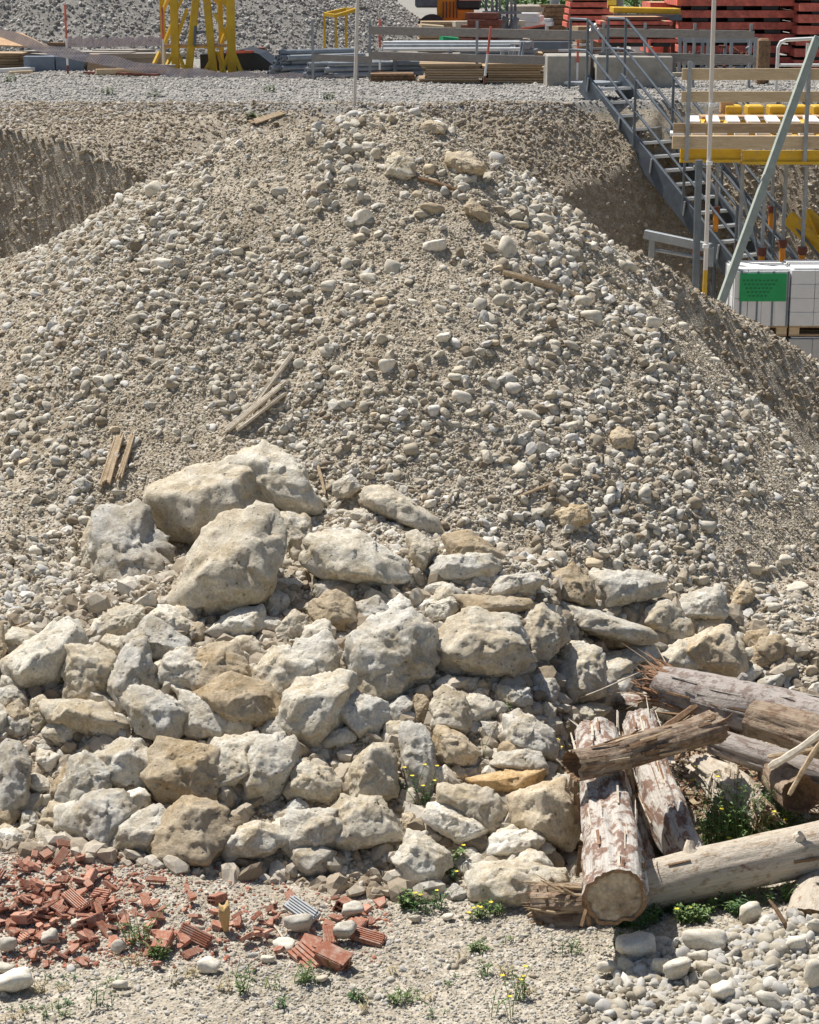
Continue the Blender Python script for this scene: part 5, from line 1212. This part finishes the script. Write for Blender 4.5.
# red net heap, steel table, red pieces
root = empty('steel_table', tuple(gp(615, 62)), 0, 'long yellow-topped steel table on rusty posts behind the stair', 'table'); s = pxm(44)
MB().beam(yb(610, 44, 1.25), yb(676, 44, 1.22), .9, .12, bev=.01).build('table_top', M['yellow'], root); MB().beam(yb(612, 43.5, 1.12), yb(680, 43.5, 1.10), .08, .12).build('front_beam', M['galvd'], root)
for x, y in [(614, 43.5), (621, 44.4), (665, 43.5), (672, 44.4)]: MB().beam(yb(x, y), yb(x, y, 1.1), .09, .09).build('leg', M['redbrown'], root)
def red_panel(px0, px1, Y, z, dep, h, lab, group, mat='red', name='steel_formwork'):
    w = (px1 - px0) * pxm(Y); x0 = (px0 - 409.5) * pxm(Y)
    root = empty(name, (x0 + w / 2, Y + dep / 2, ZT + z), random.uniform(-.006, .006), lab, 'formwork', group)
    c = root.location
    fr = MB()
    for yy in (c.y - dep / 2, c.y + dep / 2): fr.box((c.x, yy, c.z + h / 2), (w, .06, h))
    for k in range(5): fr.box((c.x - w / 2 + w * k / 4 + (-.03 if k == 4 else .03 if k == 0 else 0), c.y, c.z + h / 2), (.06, dep - .07, h * .9))
    fr.build('steel_frame', M[mat], root)
    MB().box((c.x, c.y, c.z + h - .012), (w - .14, dep - .1, .018)).build('face_sheet', M['ply'], root)
    MB().box((c.x, c.y + .1, c.z - .045), (w * .86, dep * .5, .085)).build('dark_gap_fill', M['black'], root)  # black filler added to keep the gap below each panel dark
    if px1 - px0 > 60:
        for k in (.2, .5, .8): MB().box((c.x - w / 2 + w * k, c.y - dep / 2 + .1, c.z - .045), (.35, .1, .083)).build('spacer', M['black'], root)
    return root
for i in range(11): red_panel(677 + random.uniform(-3, 3), 793 + random.uniform(-3, 3), 44.2, .10 + i * .245, 2.2, .15, 'red steel formwork panel in the wide stack behind the platform', 'wide stack of red panels')
for i in range(12): red_panel(795 + random.uniform(-2, 2), 905, 43.6, .05 + i * .235, 2.2, .17, 'red steel formwork panel in the tall stack at the right edge', 'tall stack of red panels at the right edge')
for i in range(5): red_panel(648 + random.uniform(-4, 4), 676, 46, .25 + i * .24, 1.6, .15, 'short red panel in the low stack right of the steel table', 'low stack of short red panels')
for i in range(6): red_panel(594 + random.uniform(0, 12), 660 + random.uniform(0, 20), 42.6, .62 + i * .09, 1.0, .07, 'thin dark red panel in the pile above the long concrete block', 'thin dark red panels', 'redbrown' if i % 2 else 'red')
lies('panel_support', 596, 676, 72, 14, .8, M['concrete'], 'low concrete support under the thin dark red panels', 'block')
for i in range(5): red_panel(566 + i, 606 + random.uniform(0, 6), 53, .6 + i * .17, 1.5, .12, 'salmon red panel in the small stack beneath the excavator', 'salmon red panels')
# steel crate with clamps
a = gp(684, 78); root = empty('steel_crate', tuple(a), 0, 'open grey steel crate full of brown clamps behind the planks', 'crate'); cw = 70 * mpp(a)
for x in (0, .33, .66, 1.0):
    for y in (0, .8): MB().box((a.x + cw * x, a.y + y, ZT + .38), (.06, .05, .76)).build('crate_post', M['galv'], root)
for z in (.06, .32, .74):
    for y in (-.035, .835): MB().box((a.x + cw / 2, a.y + y, ZT + z), (cw + .1, .02, .13 if z != .74 else .10)).build('crate_rail', M['timberG' if z != .74 else 'galv'], root)
MB().box((a.x + cw / 2, a.y + .4, ZT + .02), (cw, .8, .03)).build('crate_floor', M['galvd'], root)
for i in range(40):
    q = V3((a.x + random.uniform(.06, cw - .06), a.y + random.uniform(.08, .72), ZT + random.uniform(.06, .6)))
    tag(MB().beam(q, q + V3((random.uniform(-.14, .14), random.uniform(-.1, .1), random.uniform(-.08, .12))), .05, .06, bev=.006).build('clamp', M[random.choice(['oldwood', 'black', 'timber', 'redbrown', 'galvd'])], loc=tuple(q)), 'small clamp piece lying inside the open steel crate', 'clamp', 'clamp pieces in the crate')
a = gp(762, 84); tag(MB().box((0, 0, 0), (.22, .3, .85), None, .04).build('bark_post', M['oldwood']), 'dark ragged post at the right end of the steel crate', 'post').location = up(a, .42)
for i, x in enumerate((800, 812)): pass
# loose timber and steel lying about the yard
ry = random.Random(21)
for i in range(70):
    px = ry.choice([ry.uniform(20, 150), ry.uniform(372, 600), ry.uniform(372, 600), ry.uniform(600, 700)]); Yb = ry.uniform(40.5, 50); zz = ry.uniform(.03, .09)
    a = V3(((px - 409.5) * pxm(Yb), Yb, ZT + zz)); L = ry.uniform(.5, 2.0); k_ = ry.choice(['timber', 'timberG', 'galv', 'timberL', 'oldwood', 'redbrown', 'paled']); an = ry.gauss(0, .35)
    nm = {'timber': 'brown', 'timberG': 'grey', 'galv': 'steel grey', 'timberL': 'yellowish', 'oldwood': 'dark brown', 'redbrown': 'rusty', 'paled': 'bleached'}[k_]
    sd_ = 'left' if px < 200 else 'middle'
    tag(MB().beam(a, a + V3((L * math.cos(an), L * math.sin(an), ry.uniform(-.01, .04))), ry.uniform(.05, .2), ry.uniform(.04, .1), bev=.004).build('loose_beam', M[k_], loc=tuple(a)), f'{nm} loose beam lying in the clutter of the {sd_} yard', 'beam', f'{nm} loose beams in the {sd_} yard')
sk_ = 0
for i in range(26):
    px = ry.choice([ry.uniform(30, 140), ry.uniform(430, 600), ry.uniform(430, 600), ry.uniform(500, 690)]); Yb = ry.uniform(44, 58) if px > 200 else ry.uniform(43.5, 46); z_ = ZT; k_ = ry.choice(['timber', 'timberG', 'galv', 'timberL', 'oldwood', 'redbrown', 'red', 'white', 'paled']); n_ = ry.randint(3, 9)
    nm = {'timber': 'brown', 'timberG': 'grey', 'galv': 'steel grey', 'timberL': 'yellowish', 'oldwood': 'dark brown', 'redbrown': 'rusty', 'red': 'red', 'white': 'white', 'paled': 'bleached'}[k_]; sd_ = 'left' if px < 200 else 'middle'
    w_ = ry.uniform(.8, 2.2); x_ = (px - 409.5) * pxm(Yb); r0_ = ry.gauss(0, .25)
    if px < 200: n_ = min(n_, 3); k_ = 'timberG'; nm = 'grey'
    for j in range(n_):
        hh = ry.uniform(.06, .16)
        o = MB().box((0, 0, 0), (w_ * ry.uniform(.8, 1), ry.uniform(.3, .6), hh), None, .005).build('stacked_beam', M[k_]); o.location = (x_ + ry.uniform(-.08, .08), Yb, z_ + hh / 2 + .002); o.rotation_euler = (0, 0, r0_ + ry.uniform(-.06, .06)); z_ += hh + .004
        tag(o, f'{nm} beam in one of the small stacks of the {sd_} yard', 'beam', f'{nm} stacked beams in the {sd_} yard')
# bushes far behind
def bush(px, Y, w, h, lab):
    c = yb(px, Y); mb = MB(); rnd = random.Random(int(px)); st = MB()
    for i in range(1500):
        u = V3((rnd.gauss(0, 1), rnd.gauss(0, 1), abs(rnd.gauss(0, 1)))); u = u.normalized() * rnd.uniform(.5, 1.05) ; q = c + V3((u.x * w / 2, u.y * w / 3, .3 + u.z * h)); s_ = rnd.uniform(.06, .14)
        d = V3((rnd.gauss(0, 1), rnd.gauss(0, 1), rnd.gauss(0, 1))).normalized() * s_; e = d.orthogonal().normalized() * s_ * .5
        mb.add([q - d, q + e, q + d, q - e], [(0, 1, 2, 3)])
    root = empty('bush', tuple(c), 0, lab, 'bush'); mb.build('foliage', M['bush'], root)
    for i in range(5): st.tube([c, c + V3((rnd.uniform(-.5, .5), rnd.uniform(-.3, .3), h * .8))], .03, 5)
    st.build('stem', M['oldwood'], root)
for px, Y, w, h, lab in [(545, 80, 4.5, 1.7, 'green bush behind the brown slab pack, left of the excavator'), (640, 78, 5.5, 1.8, 'broad green bush behind the steel table'), (668, 84, 4.5, 2.3, 'green bush right behind the steel table end, left of red panels'), (510, 88, 5, 2.2, 'green bush beyond the scaffold frame rack'), (612, 92, 6, 2.6, 'tall green bush beyond the excavator')]: bush(px, Y, w, h, lab)

# ---------------------------------------------------------------- steel stair
S0 = at(588, 84, 34.25)
dh = V3((.585, -.811, 0)); ax = V3((.811, .585, 0)); STP = 18; RUN, RISE = .27, .203
stair = empty('steel_stair', tuple(S0), 0, 'grey steel stair with tube handrails descending from the terrace into the pit', 'stair')
W_ = .78
end = S0 + dh * RUN * STP - V3((0, 0, RISE * STP))
for k, off in enumerate((0, W_)):
    a = S0 + ax * off - dh * .12 + V3((0, 0, .02)); b = end + ax * off
    MB().beam(a, b, .06, .34, bev=.006).build('stringer', M['galvd'], stair)
    pl = MB()
    for i in range(0, STP, 3):
        q = S0 + ax * (off + (-.03 if k == 0 else .03)) + dh * RUN * i - V3((0, 0, RISE * i + .02)); pl.beam(q - V3((0, 0, .10)), q + V3((0, 0, .13)) + dh * .03, .02, .14)
    pl.build('bracket', M['galv'], stair)
for i in range(STP):
    c = S0 + ax * W_ / 2 + dh * RUN * (i + .5) - V3((0, 0, RISE * (i + .4)))
    tr = MB().beam(c - ax * (W_ / 2 - .03), c + ax * (W_ / 2 - .03), .22, .035, bev=.004).build('tread', M['galv'], stair)
    MB().beam(c - ax * (W_ / 2 - .035) + dh * .118, c + ax * (W_ / 2 - .035) + dh * .118, .012, .045).build('nosing', M['white'], tr)
for off in (-.03, W_ + .03):
    for h in (.55, 1.05):
        MB().tube([S0 + ax * off - dh * .45 + V3((0, 0, h)), S0 + ax * off + V3((0, 0, h)), end + ax * off + V3((0, 0, h))], .024, 8).build('handrail', M['galvd'], stair)
    for i in (-.45 / RUN, 0, 4.5, 9, 13.5, 17.5):
        q = S0 + ax * off + dh * RUN * i - V3((0, 0, RISE * max(i, 0))); MB().tube([q - V3((0, 0, .1)), q + V3((0, 0, 1.07))], .024, 8).build('baluster', M['galvd'], stair)
MB().box(tuple(S0 + ax * W_ / 2 - dh * .32 - V3((0, 0, .01))), (1, 1, .04), Matrix((dh * .6, ax * W_, V3((0, 0, 1)))).transposed()).build('landing', M['galv'], stair)
for i in (5, 12):
    q = S0 + ax * (W_ + .02) + dh * RUN * i - V3((0, 0, RISE * i)); MB().tube([q, V3((q.x, q.y, ZP - .1))], .03, 8).build('support_prop', M['galvd'], stair)
# second stair flight's braces behind (tube bracing under the platform)
for i, (xa, ya, xb, yb2, Y) in enumerate([(690, 160, 800, 300, 32.6), (715, 155, 800, 262, 32.9), (735, 160, 770, 300, 32.3)]):
    tag(MB().tube([at(xa, ya, Y), at(xb, yb2, Y - 1.2)], .03, 8).build('brace_tube', M['galvd'], loc=tuple(at(xa, ya, Y))), ['long grey brace tube slanting down under the left of the platform', 'upper grey brace tube parallel to the stair below the platform', 'steep grey brace tube behind the diagonal batten'][i], 'brace')

# ---------------------------------------------------------------- formwork platform
YF = 27.0; PZ = at(700, 143, YF).z
def fx(px, Y=YF): return (px - 409.5) * ((Y * cP + (CZ - PZ) * sP) / F)
plat = empty('formwork_platform', (fx(680), YF, PZ), 0, 'timber formwork platform on yellow beams and steel props at the right', 'platform')
X0, X1 = fx(672), fx(905)
for i, (a, b) in enumerate([(fx(681), fx(742)), (fx(743), fx(905))]):
    w = MB(); zc = PZ - .17 - .02 * i
    w.box(((a + b) / 2, YF + .05 - .06 * i, zc + .07), (b - a, .09, .04)); w.box(((a + b) / 2, YF + .05 - .06 * i, zc - .07), (b - a, .09, .04)); w.box(((a + b) / 2, YF + .05 - .06 * i, zc), (b - a, .035, .10))
    w.build('yellow_beam', M['yellow'], plat)
w = MB().box(((fx(700, YF + 5) + X1) / 2, YF + 5.0, PZ - .2), (X1 - fx(700, YF + 5), .09, .24)).build('yellow_beam', M['yellow'], plat)
MB().box(((X0 + X1) / 2, YF - .02, PZ + .01), (X1 - X0, .06, .17), None, .004).build('edge_board', M['timberL'], plat)
for i in range(9):
    p_ = 690 + i * 25; MB().beam((fx(p_), YF + .06, PZ - .05), (fx(p_ + 15, YF + 5.3), YF + 5.3, PZ - .05), .08, .05).build('joist', M['yellow'], plat)
for k, yy in enumerate((.30, .80, 1.9, 2.45, 3.0, 4.7)):
    xa_ = fx(686 + yy * 3, YF + yy); MB().box(((xa_ + X1) / 2, YF + yy, PZ + .0), (X1 - xa_, .42, .035), None, .003).build('deck_plank', M['ply'], plat)
for k, yy in enumerate((1.35, 3.85)):
    for i in range(k, 9):
        x = fx(690 + i * 22.5 + (20 if k else 0)); MB().box((x, YF + yy, PZ + .012), (.19, .42 if k == 0 else 1.15, .05), Matrix.Rotation(-.12, 3, 'Z'), .004).build('white_pad', M['white'], plat)
MB().box((fx(727, YF + 5), YF + 5.1, PZ + .12), (.2, .2, .18), None, .01).build('timber_block', M['ply'], plat)
for i in range(5):
    x = fx(733 + i * 22, YF + 5); MB().box((x, YF + 5.1, PZ + .07), (.26, .4, .16), None, .02).build('yellow_beam_end', M['yellow'], plat)
for z, h in ((.20, .13), (.61, .14), (.90, .15)):
    x0 = fx(672) if z < .5 else fx(679)
    for (a, b) in ((x0, X1),): MB().box(((a + b) / 2, YF - .06, PZ + z), (b - a, .035, h), None, .004).build('guard_plank', M['timberL' if z > .5 else 'timber'], plat)
for px in (686, 804, 880):
    MB().box((fx(px), YF - .10, PZ + .42), (.05, .04, 1.3)).build('guard_post', M['galv'], plat)
for (px, dy) in [(701, .1), (744, .6), (767, .1), (788, .9), (808, .2), (850, .1), (720, 4.8), (776, 4.9)]:
    q = V3((fx(px, YF + dy), YF + dy, 0)); pr = empty('steel_prop', (q.x, q.y, ZP), 0, {701: 'steel prop behind the tall white pole', 744: 'steel prop hidden behind the diagonal batten', 767: 'steel prop with an orange collar, first right of the batten', 788: 'steel prop standing second right of the batten', 808: 'steel prop with an orange collar nearest the right edge', 850: 'steel prop just beyond the right edge', 720: 'rear steel prop below the left half of the platform', 776: 'rear steel prop in the middle below the platform'}[px], 'prop', 'steel props under the platform')
    zt = PZ - .33; zm = ZP + 2.55
    MB().tube([(q.x, q.y, ZP), (q.x, q.y, zm)], .038, 10).build('outer_tube', M['galvd'], pr); MB().tube([(q.x, q.y, zm), (q.x, q.y, zt)], .028, 10).build('inner_tube', M['galv'], pr)
    MB().tube([(q.x, q.y, zm - .34), (q.x, q.y, zm - .06)], .045, 10).build('collar', M['orange'], pr); MB().tube([(q.x, q.y, zm - .05), (q.x, q.y, zm + .05)], .065, 10).build('nut', M['redbrown'], pr)
    MB().box((q.x, q.y, zt + .01), (.16, .16, .02)).build('head_plate', M['galv'], pr)
    for k in range(3):
        a_ = k * 2.09 + .4; MB().tube([(q.x, q.y, ZP + .55), (q.x + math.cos(a_) * .42, q.y + math.sin(a_) * .42, ZP + .02)], .018, 6).build('tripod_leg', M['galvd'], pr)
# yellow beams leaning on the wall lower right
for i, (xa, ya, xb, yb2) in enumerate([(788, 217, 835, 262), (806, 214, 850, 256)]):
    tag(MB().beam(at(xa, ya, 31.5 + .2 * i), at(xb, yb2, 31.0), .09, .22, bev=.004).build('yellow_beam', M['yellow'], loc=tuple(at(xa, ya, 31.5))), ['lower', 'upper'][i] + ' yellow beam leaning at a slant under the platform at the right edge', 'beam')
# white tube guard
root = empty('tube_guard', tuple(at(776, 96, 34)), 0, 'white bent tube guard frame standing behind the platform rail', 'guard frame')
A_ = at(776, 92, 34.2); B_ = at(815, 92, 34.2)
top = (at(776, 40, 34.2).z - A_.z)
MB().tube([A_, A_ + V3((0, 0, top * .86)), A_ + V3((.04, 0, top * .96)), A_ + V3((.12, 0, top)), B_ + V3((-.02, 0, top * 1.03)), B_ + V3((.6, 0, top * 1.03))], .03, 10).build('guard_tube', M['white'], root)
MB().tube([at(805, 95, 34.2), at(805, 95, 34.2) + V3((0, 0, top))], .026, 10).build('guard_tube', M['white'], root); MB().tube([A_ + V3((0, 0, top * .52)), B_ + V3((.6, 0, top * .52))], .024, 10).build('mid_tube', M['white'], root)
# tall pole, batten, trestle
q = at(705, 297, 26.0); zb = ZP; b = V3((q.x - .03, 26, zb)); root = empty('tall_pole', tuple(b), 0, 'tall white pole with a yellow foot in front of the stair and platform', 'pole')
tp = at(716, -60, 26.0); fo = at(705.5, 270, 26.0)
MB().tube([b, fo], .031, 10).build('pole_foot', M['yellow'], root); MB().tube([fo, tp], .030, 10).build('pole_shaft', M['pole'], root)
for yy in (107, 165, 248): p_ = at(712 - (yy - 107) / 22, yy, 25.97); MB().tube([p_, up(p_, .05)], .043, 10).build('clip', M['white'], root)
tag(MB().tube([V3((at(697, 290, 26.4).x, 26.4, ZP)), at(699, 160, 26.4)], .05, 10).build('grey_prop', M['galvd'], loc=tuple(at(697, 290, 26.4))), 'grey prop standing directly left of the white pole', 'prop')
a = at(716, 316, 24.5); b = at(817, 38, 26.5); a2 = a - (b - a).normalized() * .9
tag(MB().beam(a2, b, .10, .10, up=(0, 1, 0), bev=.006).build('batten', M['batten'], loc=tuple(a2)), 'long grey-green batten leaning diagonally across the platform', 'batten')
root = empty('barrier_trestle', tuple(at(650, 268, 27)), 0, 'low grey steel trestle barrier between the mound and the stair', 'trestle')
A_ = at(645, 234, 27.2); B_ = at(711, 248, 26.7)
MB().beam(A_, B_, .08, .12, bev=.006).build('top_beam', M['galv'], root); MB().tube([at(655, 250, 27.15), at(706, 259, 26.75)], .022, 8).build('lower_bar', M['galv'], root)
for (x, y, Y) in [(652, 236, 27.15), (711, 247, 26.7)]: c = at(x, y, Y); MB().beam(c, V3((c.x, c.y, ZP if x < 700 else c.z - .26)), .07, .07).build('leg', M['galv'], root)

# ---------------------------------------------------------------- block packs on pallets
YK = 25.6
def kx(px): return (px + 6 - 409.5) * ((YK * cP + 4.2 * sP) / F)
ZK = at(760, 271, YK).z
def pallet(x0, x1, z, lab):
    root = empty('pallet', ((x0 + x1) / 2, YK + .4, z), 0, lab, 'pallet', None)
    for k in range(5): MB().box(((x0 + x1) / 2, YK + .06 + k * .18, z + .125), (x1 - x0, .10, .022)).build('deck_board', M['timber'], root)
    for k in range(3): MB().box(((x0 + x1) / 2, YK + .08 + k * .34, z + .011), (x1 - x0, .10, .022)).build('base_board', M['timber'], root)
    for i in range(3):
        for k in range(3): MB().box((x0 + .07 + (x1 - x0 - .14) * i / 2, YK + .08 + k * .34, z + .068), (.13, .10, .09)).build('spacer_block', M['timberL'], root)
def pack(x0, x1, z, h, lab, nx, nz, label=False, straps=(), mat='wrap'):
    root = empty('block_pack', ((x0 + x1) / 2, YK + .4, z), 0, lab, 'block pack'); bw = (x1 - x0) / nx; bh = h / nz
    mb = MB()
    for i in range(nx):
        for j in range(nz): mb.box((x0 + bw * (i + .5) + random.uniform(-.002, .002), YK + .4 + random.uniform(-.006, 0), z + bh * (j + .5)), (bw - .004, .8, bh - .003), None, .004)
    mb.build('blocks', M[mat], root)
    MB().box(((x0 + x1) / 2 + .01, YK + .42, z + h + .012), ((x1 - x0) * .96, .76, .02), None, .008).build('cover_sheet', M['white'], root)
    for s in straps: MB().box((x0 + (x1 - x0) * s, YK - .006, z + h / 2 - .003), (.024, .012, h + .004)).build('strap', M['slate'], root)
    if label:
        l = MB().box(((x0 + x1) / 2 + .01, YK - .014, z + h - .21), (.60, .012, .36)).build('green_label', M['glabel'], root)
        dm = MB(); rnd = random.Random(2)
        for r_ in range(5):
            for c_ in range(9 - r_): dm.box(((x0 + x1) / 2 - .24 + c_ * .052 + r_ * .02, YK - .024, z + h - .12 - r_ * .05), (.022, .010, .014))
        dm.build('print', mat_flat('dark_green_print', (.02, .14, .06), .6, 0, .1, 5, bump=0), l)
ha = ZK - at(760, 326, YK).z
pack(kx(728), kx(783), ZK - ha, ha, 'pack of white blocks bearing a large green label', 4, 2, True, (.12, .42, .70, .97))
pack(kx(784.5), kx(880), ZK - ha, ha + .01, 'pack of white blocks at the right edge beside the green-labelled pack', 4, 4, False)
ZL = ZK - ha - .137
pallet(kx(730), kx(783), ZL, 'wooden pallet under the green-labelled block pack'); pallet(kx(785), kx(880), ZL, 'wooden pallet under the right-hand block pack')
hb = ZL - ZP - .137
M['greyblock'] = mat_flat('grey_block', (.50, .50, .49), .7, 0, .08, 5)
pack(kx(731), kx(783), ZP + .137, hb - .035, 'lower grey block pack beneath the green-labelled pack', 4, 4, mat='greyblock'); pack(kx(785), kx(880), ZP + .137, hb - .035, 'lower grey block pack beneath the right-hand white pack', 4, 4, mat='greyblock')
pallet(kx(730), kx(783), ZP, 'bottom pallet of the left stack of block packs'); pallet(kx(785), kx(880), ZP, 'bottom pallet of the right stack of block packs')
# stacked boards and slabs further back in the yard
for i, (x0, x1, Yb, n, h, mt, lb) in enumerate([(486, 545, 44.5, 5, .07, 'timber', 'brown board in the back stack behind the long light pipes'), (530, 600, 48.5, 6, .09, 'timberG', 'grey board in the back stack below the beige slabs'), (418, 488, 53, 9, .085, 'timber', 'brown board in the stack before the yellow machine'), (384, 440, 43.5, 4, .06, 'timberL', 'yellowish board in the small stack at the foot of the grey heap'), (610, 640, 41.5, 6, .07, 'timberG', 'grey board stacked behind the long concrete block'), (95, 150, 44.5, 4, .07, 'timberG', 'grey board in the small stack left of the yellow mast')]):
    for k in range(n):
        w = (x1 - x0) * pxm(Yb) * random.uniform(.9, 1); o = MB().box((0, 0, 0), (w, .9, h * .84), None, .004).build('board', M[mt])
        o.location = ((((x0 + x1) / 2) - 409.5) * pxm(Yb) + random.uniform(-.08, .08), Yb, ZT + h * (k + .5)); o.rotation_euler = (0, 0, random.uniform(-.03, .03)); tag(o, lb, 'board', lb)
# ---------------------------------------------------------------- camera, light, world
cam = bpy.data.cameras.new('camera'); co_ = bpy.data.objects.new('camera', cam); COL.objects.link(co_)
co_.location = (0, 0, CZ); co_.rotation_euler = (R(90) - PITCH, 0, 0)
cam.sensor_fit = 'HORIZONTAL'; cam.sensor_width = 36; cam.lens = 36 * F / 819; cam.clip_start = .1; cam.clip_end = 3000
SC.camera = co_
SD = Vector((-.42, .40, 1.0)).normalized()
sun = bpy.data.lights.new('sun', 'SUN'); sun.energy = 5; sun.angle = R(.53); sun.color = (1, .96, .90)
so = bpy.data.objects.new('sun', sun); COL.objects.link(so); so.rotation_euler = SD.to_track_quat('Z', 'Y').to_euler()
w = bpy.data.worlds.new('World'); SC.world = w; w.use_nodes = True
nt = w.node_tree; bg = nt.nodes['Background']; sk = nt.nodes.new('ShaderNodeTexSky'); sk.sky_type = 'NISHITA'; sk.sun_disc = False
sk.sun_elevation = math.asin(SD.z); sk.sun_rotation = math.atan2(SD.x, SD.y) % (2 * math.pi); sk.air_density = 1; sk.dust_density = 1.5
nt.links.new(sk.outputs[0], bg.inputs[0]); bg.inputs[1].default_value = .066
SC.view_settings.view_transform = 'Standard'; SC.view_settings.look = 'None'; SC.view_settings.exposure = .32; SC.view_settings.gamma = 1
SC.render.engine = 'CYCLES'; SC.cycles.max_bounces = 5

for o in SC.objects:
    if o.parent is None and 'category' in o.keys() and 'kind' not in o.keys(): o['kind'] = 'thing'
